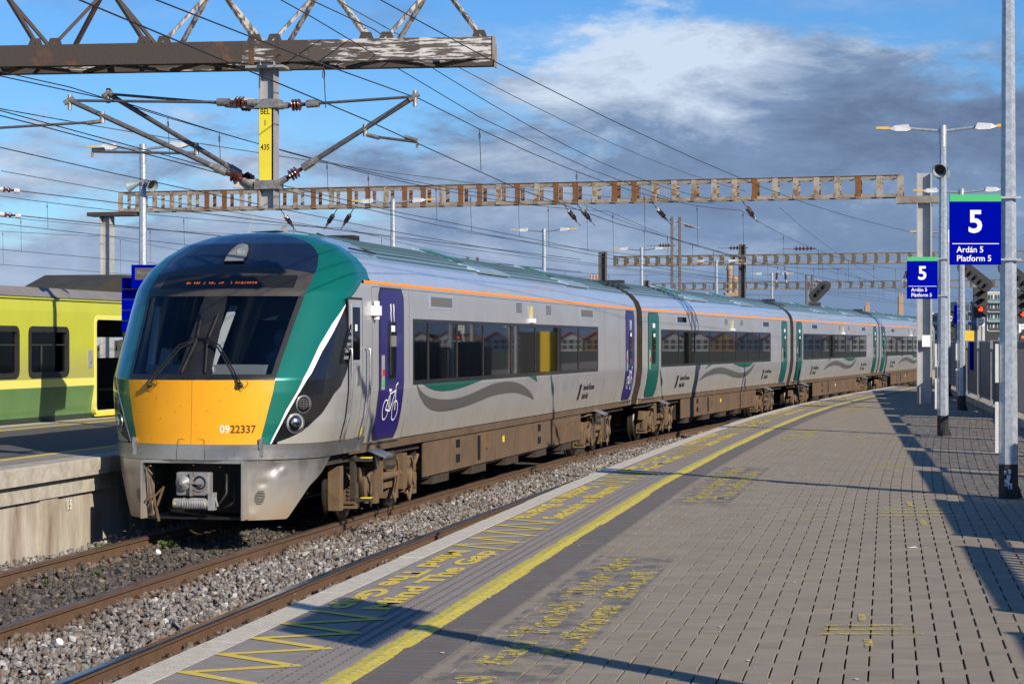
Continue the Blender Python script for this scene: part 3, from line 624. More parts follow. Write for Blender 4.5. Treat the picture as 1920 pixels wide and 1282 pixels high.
qband('tactile_band', -7.10, -6.63, 2, 60, .001, 'slab_grey'); qband('yellow_line', -7.25, -7.12, 2, 60, .002, 'paint_line'); qband('tactile_band', -11.38, -10.9, 16, 60, .001, 'slab_grey'); qband('yellow_line', -10.85, -10.73, 16, 60, .002, 'paint_line')
for k in range(3):
    a = 16 + k*9
    pf_keep = pf; pf = fp
    m = [(a+.25*i, -6.7 if i % 2 else -7.05) for i in range(9)]
    strokes(m, .04, .0045, 'painted_zigzag'); strokes([(p[0]+17, -10.9-.35*(i%2)) for i, p in enumerate(m)], .04, .0045, 'painted_zigzag'); pf = pf_keep
qband('coping_band', -11.75, -11.4, 16, 60, .0015, 'concrete_edge')

# ---------------------------------------------------------------- fence at the back of the platform
fh = math.atan(.166); FD = Vector((math.sin(fh), math.cos(fh), 0)); FN = Vector((FD.y, -FD.x, 0)); F0 = Vector((8.45-.166*33, 0, 0))
fence = empty('platform_fence', F0, -fh, 'grey metal panel fence along the back of the platform', 'fence')
MB().box(-.10,.22,-6,66,-.3,.13).build('plinth', 'concrete_wall', fence)
def fence_bay(y):
    if y < 36 and not 9.5 < y < 13.5:
        MB().box(-.02,.02,y,y+3.2,1.385-.09,1.385).build('fence_panel','fence_panel',fence)
        for k in range(20): MB().box(-.012,.012,y+.02+k*.16,y+.068+k*.16,.24,1.385-.09).build('fence_bar','fence_panel',fence)
    else: MB().box(-.02,.02,y,y+3.2,.24,1.385).build('fence_panel','fence_panel',fence)
    m = MB(); m.box(-.03,.03,y-.0,y+3.2,1.385,1.42); m.box(-.03,.03,y,y+3.2,.205,.24); m.build('panel_frame','fence_post',fence)
    for yy in (y-.06, y+3.2): MB().box(-.045,.045,yy,yy+.06,.13,1.43).box(-.08,.08,yy-.03,yy+.09,.13,.15).build('fence_post','fence_post',fence)
    for k in range(3 if y > 36 or 9.5 < y < 13.5 else 1): MB().box(-.018,.018,y+3.32+k*.24,y+3.32+k*.24+.19,.24,1.23).build('infill_slat','fence_panel',fence)
    MB().box(-.02,.02,y+3.26,y+4.04,1.23,1.26).build('infill_rail','fence_post',fence)
for k in range(-2, 14): fence_bay(-.1+k*4.1+.1)
o = MB().box(-.06,-.035,46.6,47.4,.75,1.40).build('blue_notice','sign_blue',fence)
# ---------------------------------------------------------------- the silver railcars
WZ=[(-.1,1.0),(.25,1.10),(.7,1.23),(.93,1.275),(1.05,1.29),(1.35,1.365),(1.7,1.41),(2.7,1.41),(2.97,1.40),(3.05,1.385),(3.2,1.33),(3.35,1.2),(3.5,.98),(3.6,.70),(3.64,.5),(3.66,.27),(3.67,0.0)]
TZ=[(.15,.06),(.93,-.02),(1.1,-.02),(1.2,-.01),(1.86,.02),(2.9,.82),(3.22,1.30),(3.5,1.72),(3.6,2.0),(3.64,2.13),(3.66,2.25),(3.67,2.37)]
DZ=[(.15,.85),(1.1,1.15),(1.86,1.2),(2.9,1.0),(3.22,.8),(3.5,.55),(3.64,.25),(3.67,.05)]
def IT(t, z): return float(np.interp(z, [a for a,b in t], [b for a,b in t]))
BW = lambda h: IT(WZ, h)
T_END = 2.45
def nose_pt(u, z, off=0.0):
    """point on the curved cab front: u 0 centre, 1 where it meets the side, above 1 metres along the side"""
    Wd, T0, D = IT(WZ,z), IT(TZ,z), IT(DZ,z); sg = -1 if u < 0 else 1; u = abs(u)
    if u <= 1:
        a = u*math.pi/2; w = Wd*math.sin(a); t = T0+D*(1-math.cos(a))
        nx, ny = math.sin(a)*D, -math.cos(a)*Wd; l = math.hypot(nx, ny) or 1
        return Vector((sg*(w+off*nx/l), t+off*ny/l, z))
    return Vector((sg*(Wd+off), T0+D+(u-1), z))
UE = lambda z: 1+max(0.0, T_END-(IT(TZ,z)+IT(DZ,z)))
cv = lambda tbl: (lambda z: IT(tbl, z))
b1 = cv([(.2,.33),(.94,.37),(1.11,.39),(1.373,.405),(1.62,.425),(1.845,.445),(2.075,.455),(2.527,.48),(2.848,.503),(3.108,.527),(3.22,.545),(3.35,.575),(3.45,.588),(3.53,.57),(3.595,.495),(3.645,.35),(3.67,.02)])
b2_ = cv([(1.11,.455),(1.208,.468),(1.5,.522),(1.825,.61),(1.945,.635),(2.26,.685),(2.51,.755),(2.777,.87),(2.93,1.02),(3.068,1.2),(3.085,3)])
b2 = lambda z: min(b2_(z), UE(z))
b3 = lambda z: max(b2(z), cv([(1.11,.463),(1.383,.512),(1.674,.585),(1.92,.668),(2.176,.715),(2.396,.778),(2.582,.825),(2.737,.862),(2.80,.86)])(z) if z < 2.8 else 0)
b4 = lambda z: max(b3(z), cv([(1.11,.463),(1.135,.50),(1.173,.565),(1.248,.655),(1.393,.72),(1.62,.765),(1.835,.790),(2.14,.800),(2.476,.828),(2.74,.865)])(z) if z < 2.74 else 0)
b5 = lambda z: max(b4(z), cv([(1.2,.5),(1.30,.69),(1.353,.72),(1.454,.795),(1.684,.90),(1.89,1.14),(2.02,1.19),(2.3,1.20),(2.55,1.05),(2.74,.87)])(z) if z < 2.74 else 0)
def strip(name, lo, hi, z0, z1, mat, parent, nu=14, nz=60, off=0.0, side=1, label=None, smooth='all', zf=None):
    m = MB(); V = []; F = []
    for j in range(nz+1):
        for i in range(nu+1):
            a = i/nu; zz0 = z0(a) if callable(z0) else z0; zz1 = z1(a) if callable(z1) else z1
            z = zz0+(zz1-zz0)*j/nz; u = lo(z)+(hi(z)-lo(z))*a; V.append(nose_pt(side*u, z, off))
    k = nu+1
    for j in range(nz):
        for i in range(nu):
            q = (j*k+i, j*k+i+1, (j+1)*k+i+1, (j+1)*k+i)
            if (V[q[0]]-V[q[1]]).length + (V[q[3]]-V[q[2]]).length < 1e-4: continue
            F.append(q if side > 0 else q[::-1])
    m.add(V, F); o = m.build(name, mat, parent, smooth=smooth)
    if label: o['label'] = label
    return o
def car_frame(i):
    """front end and direction of each car: its two pivots stand on the track centre line"""
    s = s_at(TRAIN_Q, 22.97)
    for k in range(i+1):
        L = 22.58 if k == 0 else 21.18; f = 4.1 if k == 0 else 3.4
        if k == i: break
        s += L+.32
    a = P(s+f, TRAIN_Q); b = P(s+L-3.4, TRAIN_Q); d = (b-a).normalized(); o = a-d*f; o.z = RAIL
    return o, math.atan2(d.x, d.y), L
def side_patch(name, t0, t1, h0, h1, off, mat, parent, side=1, nh=8, nt=1, poly=None, thick=True, round_=0.0):
    """a plate that follows the body side, standing off it by off"""
    m = MB(); V = []; F = []
    hs = [h0+(h1-h0)*j/nh for j in range(nh+1)]
    for h in hs:
        for i in range(nt+1):
            t = t0+(t1-t0)*i/nt
            if round_:
                e = min(h-h0, h1-h); r = round_
                if e < r: c = r-math.sqrt(max(0, r*r-(r-e)**2)); t = t0+c+(t1-t0-2*c)*i/nt
            V.append((side*(BW(h)+off), t, h))
    k = nt+1
    for j in range(nh):
        for i in range(nt):
            q = (j*k+i, j*k+i+1, (j+1)*k+i+1, (j+1)*k+i); F.append(q if side > 0 else q[::-1])
    m.add(V, F)
    if thick:   # flanks back to the body
        n = len(V); B = list(range(0, k)) + [j*k+nt for j in range(1, nh+1)] + [nh*k+i for i in range(nt-1, -1, -1)] + [j*k for j in range(nh-1, 0, -1)]
        base = len(m.v); m.v += [(m.v[b][0]-side*(off+.004), m.v[b][1], m.v[b][2]) for b in B]
        for a in range(len(B)):
            b = (a+1) % len(B); q = (B[a], base+a, base+b, B[b]); m.f.append(q if side > 0 else q[::-1])
    return m.build(name, mat, parent, smooth=30)
def side_outline(name, top, bot, off, mat, parent, side=1):
    """livery shape between two curves given as (t, h) lists"""
    t0 = max(top[0][0], bot[0][0]); t1 = min(top[-1][0], bot[-1][0]); n = 60; V = []; F = []
    sm = lambda L, t: float(np.interp(t, [a for a,b in L], [b for a,b in L]))
    def cr(L, t):   # smoothed lookup
        return (sm(L,t-.25)+sm(L,t)+sm(L,t+.25)+2*sm(L,t))/5 if t0+.3 < t < t1-.3 else sm(L,t)
    for i in range(n+1):
        t = t0+(t1-t0)*i/n; a, b = cr(bot,t), cr(top,t)
        for j in range(5):
            h = a+(b-a)*j/4; V.append((side*(BW(h)+off), t, h))
    for i in range(n):
        for j in range(4):
            q = (i*5+j, (i+1)*5+j, (i+1)*5+j+1, i*5+j+1); F.append(q if side > 0 else q[::-1])
    return MB().add(V, F).build(name, mat, parent, smooth='all')
def body_shell(car, t0, L, wins):
    """side walls with window openings, rib roof, ends"""
    hs = [.90,1.0,1.05,1.2,1.35,1.5,1.7,1.775,2.0,2.3,2.55,2.7,2.85,2.97,3.015]
    for side in (1, -1):
        ts = sorted(set([t0, L] + ([w for ab in wins for w in ab] if side > 0 else [])))
        m = MB(); V = []; F = []
        for h in hs:
            for t in ts: V.append((side*BW(h), t, h))
        k = len(ts)
        for j in range(len(hs)-1):
            for i in range(k-1):
                if side > 0 and any(a <= ts[i] < b for a, b in wins) and 1.77 < (hs[j]+hs[j+1])/2 < 2.56: continue
                q = (j*k+i, j*k+i+1, (j+1)*k+i+1, (j+1)*k+i); F.append(q if side > 0 else q[::-1])
        m.add(V, F); m.build('body_side', 'silver', car, smooth=30)
        side_patch('cant_rail_line', t0 if t0 > 1 else .0, L, 3.015, 3.055, .004, 'orange_line', car, side, 2)
        # shoulder of the roof
        m = MB(); V = []; F = []; zz = [3.05,3.1,3.15,3.2,3.25,3.3,3.33]
        for h in zz: V += [(side*BW(h), t0, h), (side*BW(h), L, h)]
        for j in range(len(zz)-1): q = (2*j,2*j+1,2*j+3,2*j+2); F.append(q if side > 0 else q[::-1])
        m.add(V, F).build('roof_shoulder', 'roof_silver', car, smooth='all')
    # ribbed roof
    V = []; F = []; pr = []
    for w in np.linspace(-1.22, 1.22, 89):
        z = 3.335+.355*math.sqrt(max(0, 1-(w/1.3)**2))*1.0
        z = 3.70-.37*(abs(w)/1.22)**2.3
        pr.append((w, z))
    tr = max(t0, 3.55) if t0 > 1 else t0
    for w, z in pr: V += [(w, tr, z), (w, L, z)]
    F = [(2*i, 2*i+2, 2*i+3, 2*i+1)[::-1] for i in range(len(pr)-1)]
    MB().add(V, F).build('ribbed_roof', 'roof_teal', car, smooth=20)
    rb = MB()
    for w in list(np.arange(-1.14,-.1,.115))+list(np.arange(.22,1.2,.115)):
        z = 3.70-.37*(abs(w)/1.22)**2.3; rb.box(w-.013,w+.013,tr,L,z-.01,z+.022)
    rb = rb.build('roof_ribs', 'roof_rib', car); rb['kind'] = 'stuff'
    for ta, tb_ in ([] if t0 > 1 else [(.02,1.3)])+[(L-1.5,L-.02)]:
        V = []; ws_ = np.linspace(-.7,.95,12)
        for w in ws_: z = 3.70-.37*(abs(w)/1.22)**2.3+.028; V += [(w,ta,z),(w,tb_,z)]
        MB().add(V, [(2*i,2*i+1,2*i+3,2*i+2) for i in range(11)]).build('soot_stain','soot',car)
    # inside: floor, far wall lining, ends
    MB().box(-1.2,1.2,t0+.1,L-.1,1.0,1.06).build('saloon_floor', 'saloon_floor', car)
    MB().box(-1.36,-1.33,t0+.1,L-.1,1.1,3.0).build('far_wall_lining', 'cab_dark', car)
    MB().box(-1.3,1.3,t0+.1,L-.1,3.0,3.03).build('ceiling_lining', 'cab_inner', car)
    for t in (([t0] if t0 < 1 else []) + [L-.02]):
        pts = [(BW(h), t, h) for h in (.9,1.05,1.35,1.7,2.97,3.2,3.35)] + [(.9,t,3.5),(.5,t,3.64),(0,t,3.69),(-.5,t,3.64),(-.9,t,3.5)] + [(-BW(h), t, h) for h in (3.35,3.2,2.97,1.7,1.35,1.05,.9)]
        MB().prism(pts, (0,.02,0)).build('end_wall', 'grime_and_shade', car)  # painted dark brown, for grime and for the shade in the gap
def seats(car, t0, t1):
    me = MB(); me.box(-.22,.22,0,.10,.45,1.22); me.box(-.22,.22,0,.5,.38,.5); me.box(-.13,.13,-.015,0,1.05,1.24)
    me = me.mesh('seat'); me.materials.append(MATS['seat_cloth'])
    t = t0
    while t < t1:
        for w in (1.0, .5, -.9):
            o = bpy.data.objects.new('seat', me); C.objects.link(o); o.parent = car; o.location = (w, t, 1.06)
        t += .86
def window_band(car, edges, side=1):
    a, b = edges[0], edges[-1]
    m = MB()
    side_patch('window_surround', a-.05, b+.05, 1.715, 1.775, .006, 'black_trim', car, side, 1)
    side_patch('window_surround', a-.05, b+.05, 2.55, 2.60, .006, 'black_trim', car, side, 1)
    for x in (a-.05, b+.0): side_patch('window_surround', x, x+.05, 1.775, 2.55, .006, 'black_trim', car, side, 1)
    for i in range(len(edges)-1):
        g = side_patch('window_pane', edges[i]+.012, edges[i+1]-.012, 1.777, 2.548, .002, 'window_glass', car, side, 6, 1, thick=False)
        if i: MB().box(side*1.405-.02, side*1.405+.022, edges[i]-.016, edges[i]+.016, 1.775, 2.55).build('window_bar', 'rubber', car)
def door(car, t, mat, near_end, icons):
    """plug door; near_end: +1 when its window side faces the front"""
    d = side_patch('passenger_door', t, t+1.05, 1.06, 2.965, .012, mat, car, 1, 16, round_=.07)
    side_patch('door_seal', t-.045, t+1.095, 1.03, 3.0, .005, 'rubber', d, 1, 16, round_=.10)
    side_patch('door_window', t+.33, t+.70, 1.80, 2.56, .020, 'black_trim', d, 1, 4, round_=.04)
    side_patch('door_glass', t+.355, t+.675, 1.825, 2.535, .024, 'window_glass_dark', d, 1, 4, round_=.03)
    side_patch('sticker', t+.44, t+.60, 2.42, 2.50, .027, 'sign_white', d, 1, 1)
    side_patch('door_control', t+.05, t+.17, 1.68, 2.12, .018, 'grey_post', d, 1, 2)
    side_patch('door_button', t+.07, t+.15, 1.86, 1.94, .026, 'led_orange' if False else 'button_red', d, 1, 1)
    side_patch('door_button', t+.07, t+.15, 1.73, 1.80, .026, 'sign_green', d, 1, 1)
    if icons:
        def zig(tc, hc, s, nm):
            for k in (0, .13):
                pts = [(0,.11),(.03,.02),(.02,.0),(.045,-.11),(.06,-.11),(.05,.01),(.065,.03),(.045,.12)]
                MB().prism([(BW(hc)+.018, tc+k+a*s, hc+b*s) for a, b in pts], (.003,0,0)).build(nm, 'sign_white', d)
        zig(t+.40, 2.66, 1.0, 'white_figure')
        # white bicycle
        bc = MB(); w = lambda h: BW(h)+.017
        def ring(tc, hc, r, th=.017):
            n = 20
            for i in range(n):
                a, b = 2*math.pi*i/n, 2*math.pi*(i+1)/n
                p = [(tc+rr*math.cos(x), hc+rr*math.sin(x)) for rr, x in ((r-th,a),(r,a),(r,b),(r-th,b))]
                bc.add([(w(h), tt, h) for tt, h in p], [(0,1,2,3)[::-1] if False else (3,2,1,0)])
        def ln(a, b, th=.020):
            A, B = Vector(a), Vector(b); dd = (B-A).normalized(); n_ = Vector((-dd.y,dd.x))*th/2; k = 4
            for i in range(k):
                p0 = A+(B-A)*i/k; p1 = A+(B-A)*(i+1)/k; q = [p0+n_, p0-n_, p1-n_, p1+n_]; bc.add([(w(h)+.001, tt, h) for tt, h in q], [(0,1,2,3)])
        x0 = t+.18
        ring(x0+.13, 1.42, .135); ring(x0+.56, 1.40, .135)
        ln((x0+.13,1.42),(x0+.27,1.62)); ln((x0+.27,1.62),(x0+.50,1.66)); ln((x0+.50,1.66),(x0+.33,1.40)); ln((x0+.33,1.40),(x0+.13,1.42)); ln((x0+.33,1.40),(x0+.25,1.66)); ln((x0+.20,1.67),(x0+.32,1.67),.03)
        ln((x0+.56,1.40),(x0+.50,1.72)); ln((x0+.50,1.72),(x0+.60,1.76))
        bc.build('white_bicycle', 'sign_white', d)
    else: side_patch('white_label', t+.42, t+.62, 2.63, 2.73, .018, 'sign_white', d, 1, 1)
    side_patch('sill_step', t-.15, t+1.2, 1.0, 1.022, .035, 'bare_steel', car, 1, 1)
    return d
m = glass('window_glass_dark', (.06,.06,.065)); pbr('button_red', (.5,.03,.02), rough=.4)
LOGO_M = [(0,0),(.08,.28),(.16,.30),(.11,.10),(.20,.30),(.27,.28),(.17,-.02),(.13,.10),(.10,-.03)]
def livery(car, mirror, logos, t_shift=0.0):
    if not mirror:
        gt = [(4.5,1.765),(9.3,1.778)]; gb = [(4.6,1.765),(4.98,1.677),(5.41,1.617),(5.9,1.591),(6.51,1.592),(7.2,1.63),(7.8,1.68),(8.55,1.735),(9.3,1.772)]
        side_outline('green_swoosh', [(4.6,1.77),(9.3,1.775)], gb, .005, 'door_green', car)
        side_outline('grey_swoosh', [(4.473,1.74),(4.8,1.60),(5.24,1.521),(5.86,1.477),(6.6,1.461),(7.4,1.50),(8.07,1.56),(8.9,1.64),(9.74,1.659),(10.55,1.638),(11.2,1.559),(11.79,1.441),(12.14,1.303)],
            [(4.473,1.732),(4.68,1.58),(4.98,1.43),(5.33,1.35),(5.86,1.302),(6.6,1.299),(7.6,1.345),(8.07,1.38),(8.9,1.445),(9.74,1.469),(10.55,1.464),(11.1,1.425),(11.7,1.362),(12.14,1.303)], .005, 'grey_swoosh', car)
        side_outline('green_swoosh', [(10.83,1.774),(11.9,1.76),(12.09,1.69),(12.21,1.607)], [(10.83,1.77),(11.3,1.735),(11.79,1.675),(12.21,1.607)], .005, 'door_green', car)
    else:
        side_outline('grey_swoosh', [(6.47,1.31),(7.27,1.5),(8.3,1.61),(9.4,1.634),(10.54,1.56),(11.9,1.448),(12.95,1.433),(13.86,1.534),(14.61,1.717)],
            [(6.47,1.305),(7.7,1.418),(8.94,1.459),(10.05,1.434),(11.2,1.332),(12.4,1.281),(13.5,1.328),(14.24,1.497),(14.61,1.717)], .005, 'grey_swoosh', car)
        side_outline('green_swoosh', [(7.2,1.61),(7.7,1.74),(8.7,1.768)], [(7.2,1.605),(8.0,1.705),(8.7,1.765)], .005, 'door_green', car)
        side_outline('green_swoosh', [(10.5,1.768),(14.35,1.768)], [(10.5,1.765),(11.55,1.66),(12.6,1.585),(13.5,1.59),(14.05,1.65),(14.35,1.765)], .005, 'door_green', car)
    for t in logos:
        w = BW(1.3); tilt = (BW(1.42)-BW(1.2))/.22; up = Vector((tilt,0,1)).normalized(); e = Vector((0,1,0)); M = basis((w+.009, t, 1.33), e, up)
        poly = [Vector((a-.35, b-.13, 0)) for a, b in LOGO_M]; mm = MB().prism(poly, (0,0,.002)); me = mm.mesh('railway_emblem'); me.transform(M); link('railway_emblem', me, 'black_trim', car)
        put_text('Iarnród Éireann\nIrish Rail', .165, 'black_trim', car, basis((w+.010, t+.12, 1.33), e, up), .001, .002, 'LEFT', 1.05)
def tilt_lamp(car, t):
    m = MB().box(1.41,1.44,t,t+.10,2.70,2.90); m.build('marker_lamp', 'lamp_pale', car)
    MB().box(1.41,1.47,t-.05,t+.20,2.62,2.69).build('side_camera', 'sign_white', car)
def roof_kit(car, L, t0):
    # raised cooler decks with a dark hatch
    for a in (t0+7.0, t0+14.0):
        if a+3.2 > L: continue
        d = MB(); 
        for sd in (1, -1):
            d.prism([(sd*.35,a,3.695),(sd*1.20,a+.9,3.375),(sd*1.20,a+3.0,3.375),(sd*.35,a+2.2,3.695)], (0,0,.04))
        d.build('roof_deck', 'roof_teal', car)
        MB().prism([(.40,a+.25,3.722),(.85,a+.75,3.555),(.85,a+1.3,3.555),(.40,a+.9,3.722)],(0,0,.01)).build('roof_hatch','hatch_green',car)
    MB().box(-.2,.2,t0+4.5,t0+4.8,3.70,3.80).build('roof_aerial','rubber',car)
def bogie(car, tc, front=False):
    b = empty('bogie', (0,tc,0)); b.parent = car
    for dy in (-1.05, 1.05):
        for sd in (1, -1):
            wm = MB().lathe([(-.07,.05),(-.068,.40),(-.04,.42),(.05,.42),(.055,.455),(.085,.455),(.088,.40),(.06,.37),(.05,.12),(.03,.10)], (sd*.80,dy,.42), (-sd,0,0), 28)
            wm.build('wheel', 'wheel_steel', b, smooth=35)
        MB().tube([(-.8,dy,.42),(.8,dy,.42)], .08, 10).build('axle','grime_and_shade',b)
    for sd in (1, -1):
        m = MB()   # side frame, bent down in the middle
        m.prism([(sd*.98,-1.55,.50),(sd*.98,-1.45,.70),(sd*.98,-.55,.66),(sd*.98,-.40,.52),(sd*.98,.40,.52),(sd*.98,.55,.66),(sd*.98,1.45,.70),(sd*.98,1.55,.50),(sd*.98,.75,.46),(sd*.98,.45,.34),(sd*.98,-.45,.34),(sd*.98,-.75,.46)], (sd*.12,0,0))
        m.build('side_frame', 'grimy_steel', b)
        for dy in (-1.05, 1.05):
            m = MB(); m.box(*sorted((sd*.94,sd*1.10)),dy-.17,dy+.17,.26,.56); m.lathe([(0,.15),(.10,.15),(.12,.09),(.14,.09)], (sd*1.08,dy,.42), (sd,0,0), 14)
            m.build('axle_box','grimy_steel',b,smooth=30)
            for k in (-.27,.27):
                m = MB(); z = .28
                for i in range(5): m.lathe([(0,.055),(.012,.075),(.03,.075),(.042,.055)], (sd*1.05,dy+k,z), (0,0,1), 12); z += .05
                m.box(*sorted((sd*.97,sd*1.13)),dy+k-.08,dy+k+.08,.24,.28); m.build('coil_spring','grimy_panel',b,smooth=40)
            MB().tube([(sd*1.14,dy-.02,.42),(sd*1.17,dy+.30,.72)], .028, 8).build('damper','grimy_panel',b,smooth=40)
        m = MB().lathe([(0,.22),(.06,.26),(.12,.22),(.18,.26),(.24,.22)], (sd*1.0,0,.60), (0,0,1), 16); m.build('air_spring','grime_and_shade',b,smooth=40)
        m = MB().tube([(sd*1.16,-.62,.52),(sd*1.16,.28,.52)], .055, 10).tube([(sd*1.16,.28,.52),(sd*1.16,.62,.52)], .03, 8); m.build('yaw_damper','grimy_steel',b,smooth=40)
        m = MB()
        for a_ in ((1.06,1.20,.52,.72,.30,.78),(1.06,1.22,-.86,-.62,.34,.86),(1.02,1.17,-.30,.05,.62,.84)): MB().box(*sorted((sd*a_[0],sd*a_[1])),*a_[2:]).build('bracket',random.choice(['grimy_steel','grime_and_shade','grimy_panel']),b)
        for k, dy in enumerate((-.95, .15, .85)):
            r = .16+.05*k; pts = [(sd*(1.19+.02*math.sin(a*2)), dy+r*math.cos(a)*.75, .48+.30*math.sin(a)-.03*k) for a in np.linspace(-2.6,1.9,14)]
            MB().tube(pts, .020, 6).build('air_hose',random.choice(['grimy_steel','grime_and_shade','grimy_panel']),b,smooth='all')
        MB().tube([(sd*1.1,-1.55,.80),(sd*1.2,-1.2,.84),(sd*1.2,-.5,.80),(sd*1.15,-.4,.60)], .022, 6).build('air_hose',random.choice(['grimy_steel','grime_and_shade','grimy_panel']),b,smooth='all')
        for dy, hh in ((-1.3,.32),(-.45,.20),(.45,.30),(1.35,.26)):
            MB().box(*sorted((sd*.90,sd*1.13)),dy-.07,dy+.09,.18,.18+hh).build('guard_plate','grimy_steel',b)
    MB().box(-.9,.9,-.25,.25,.45,.75).box(-.55,.55,-1.3,1.3,.35,.62).build('bolster','grime_and_shade',b)
    if front:
        m = MB(); m.box(1.16,1.22,-1.72,-1.62,.30,.98); m.box(1.16,1.42,-1.72,-1.60,.80,.84); m.box(1.16,1.42,-1.72,-1.60,.30,.34); m.build('step_frame','grime_and_shade',b)
        for z in (.84,.34): MB().box(1.30,1.42,-1.721,-1.599,z,z+.012).build('step_tread','plate_yellow',b)
        MB().box(.95,1.10,-1.95,-1.80,.20,.75).build('guard_iron','grimy_steel',b)
    return b
def skirts(car, a, b, L, first):
    """underframe: sole bar, panels with hatches, grilles and hanging boxes"""
    side_patch('sole_bar', (1.95 if first else .15), L-.15, .905, 1.0, .004, 'grimy_panel', car, 1, 2)
    n = int(round((b-a)/1.5)); w = (b-a)/n; wc = 1.235
    for i in range(n):
        t = a+i*w; p = MB().box(wc-.03,wc,t+.012,t+w-.012,.40,.895).build('skirt_panel','grimy_panel',car)
        k = i % 4
        if i >= n-2:
            for j in range(2):
                for q in range(9): MB().box(wc,wc+.012,t+.12+j*.62,t+.62+j*.62,.48+q*.038,.497+q*.038).build('louvre','grimy_steel',p) if j == 0 or True else None
        elif k == 1:
            MB().box(wc+.001,wc+.006,t+.35,t+.58,.72,.84).box(wc+.001,wc+.006,t+.35,t+.58,.50,.62).build('opening','sign_black',p)  # flat black plates stand in for the shade inside the holes
        elif k == 2:
            MB().box(wc+.001,wc+.006,t+.25,t+.42,.46,.84).build('opening','sign_black',p); MB().box(wc,wc+.05,t+.8,t+.86,.62,.86).build('latch','grimy_steel',p)  # again a black plate painted as a hole's shade, beside a latch
        elif k == 3:
            MB().box(wc+.001,wc+.008,t+.5,t+.62,.66,.76).build('data_plate','plate_yellow',p)
    MB().box(-1.0,1.18,a+.1,b-.1,.36,.90).build('equipment_case','grime_and_shade',car)
    for t in np.arange(a+.6, b-1, 2.3): MB().box(.75,1.2,float(t),float(t)+.9,.26,.40).build('hanging_box','grime_and_shade',car)
    for t in (a-2.8, b+1.2):
        MB().prism([(1.22,t,.93),(1.50,t+.05,.82),(1.50,t+.38,.82),(1.22,t+.42,.93)],(0,0,.03)).build('foot_step','bare_steel',car)
        MB().box(1.40,1.44,t+.1,t+.14,.35,.83).build('step_hanger','grimy_steel',car)
    MB().box(-1.15,1.15,.3 if not first else 1.3,L-.3,.80,.92).build('underframe','grime_and_shade',car)
cars = []
for i, (nm, lb) in enumerate((('railcar','leading silver railcar with yellow and green cab and purple bicycle doors'),
        ('railcar','second carriage of the silver train with green doors and a short grey wave'),
        ('railcar','third carriage of the silver train between the second and the last'),
        ('railcar','last visible carriage of the silver train half hidden by the white steel column'))):
    o, a, L = car_frame(i); car = empty(nm, o, -a, lb, 'train', 'coupled carriages of the silver train'); cars.append((car, L))
for i, (car, L) in enumerate(cars):
    first = i == 0
    ed = [4.376,5.077,6.653,8.243,10.126,11.988,13.887,15.816,17.80] if first else list(np.linspace(1.97,17.26,9))
    # keep clear of both doors
    body_shell(car, T_END if first else .0, L, [(ed[0], ed[-1])])
    window_band(car, ed); seats(car, ed[0]+.2, ed[-1]-.4)
    if first:
        door(car, 2.79, 'door_purple', 1, True); door(car, 21.15, 'door_purple', -1, True)
    else:
        door(car, .60, 'door_green', 1, False); door(car, 19.45, 'door_green', -1, False)
    livery(car, not first, [16.4] if first else [4.1,16.4])
    mid = 11.6 if first else 10.9
    tilt_lamp(car, mid)
    for t in (mid-1.1, mid+1.25):
        v = side_patch('vent', t, t+.5, 2.77, 2.95, .002, 'silver', car, 1, 1)
        for k in range(5): side_patch('vent_slot', t+.04, t+.46, 2.785+k*.033, 2.798+k*.033, .006, 'rubber', v, 1, 1)
    for t, w in (((5.25,1.15),(16.1,1.2)) if first else ((3.75,1.05),(16.0,1.0))):
        f = side_patch('small_window', t-.08, t+w+.08, 2.75, 2.95, .004, 'roof_silver', car, 1, 1); side_patch('small_pane', t, t+w, 2.785, 2.915, .007, 'window_glass_dark' if not first else 'vent_grey', f, 1, 1) if 'vent_grey' in MATS or not first else side_patch('small_pane', t, t+w, 2.785, 2.915, .007, 'grey_swoosh', f, 1, 1)
    side_patch('drip_rail', (T_END if first else 0), L, 2.985, 2.995, .012, 'roof_silver', car, 1, 1)
    side_patch('waist_crease', (T_END if first else 0), L, 1.66, 1.668, .003, 'roof_silver', car, 1, 1)
    side_patch('body_groove', (1.6 if first else 0), L, 1.003, 1.018, .003, 'rubber', car, 1, 1)
    for t in ((2.46,2.3) if first else ()): pass
    roof_kit(car, L, 1.0 if first else -1.5)
    for t in ((2.46, 4.15, 18.6, 20.3) if first else (.25, 1.85, 16.9, 18.9, 20.9)): side_patch('panel_seam', t, t+.008, 1.02, 2.98, .002, 'grey_swoosh', car, 1, 8)
    A, B = (5.5, 16.95) if first else (5.0, 15.7)
    skirts(car, A, B, L, first)
    bogie(car, 4.05 if first else 2.9, first); bogie(car, 19.2 if first else 17.9)
    # gangway bellows to the next car
    if i < 3:
        m = MB()
        for k in range(5):
            t = L+.01+k*.065; m.box(-1.12,1.12,t,t+.03,1.0,3.30); m.box(-.8,.8,t,t+.03,3.30,3.50)
        m.build('gangway_bellows','rubber',car)
    MB().box(-.15,.15,L-.1,L+.3,.55,.80).build('coupler_bar','grime_and_shade',car)
    for sd in (-.6,.6): MB().tube([(sd,L-.2,.75),(sd,L+.1,.45),(sd,L+.4,.45),(sd,L+.6,.75)],.03,6).build('jumper_cable','rubber',car,smooth='all')
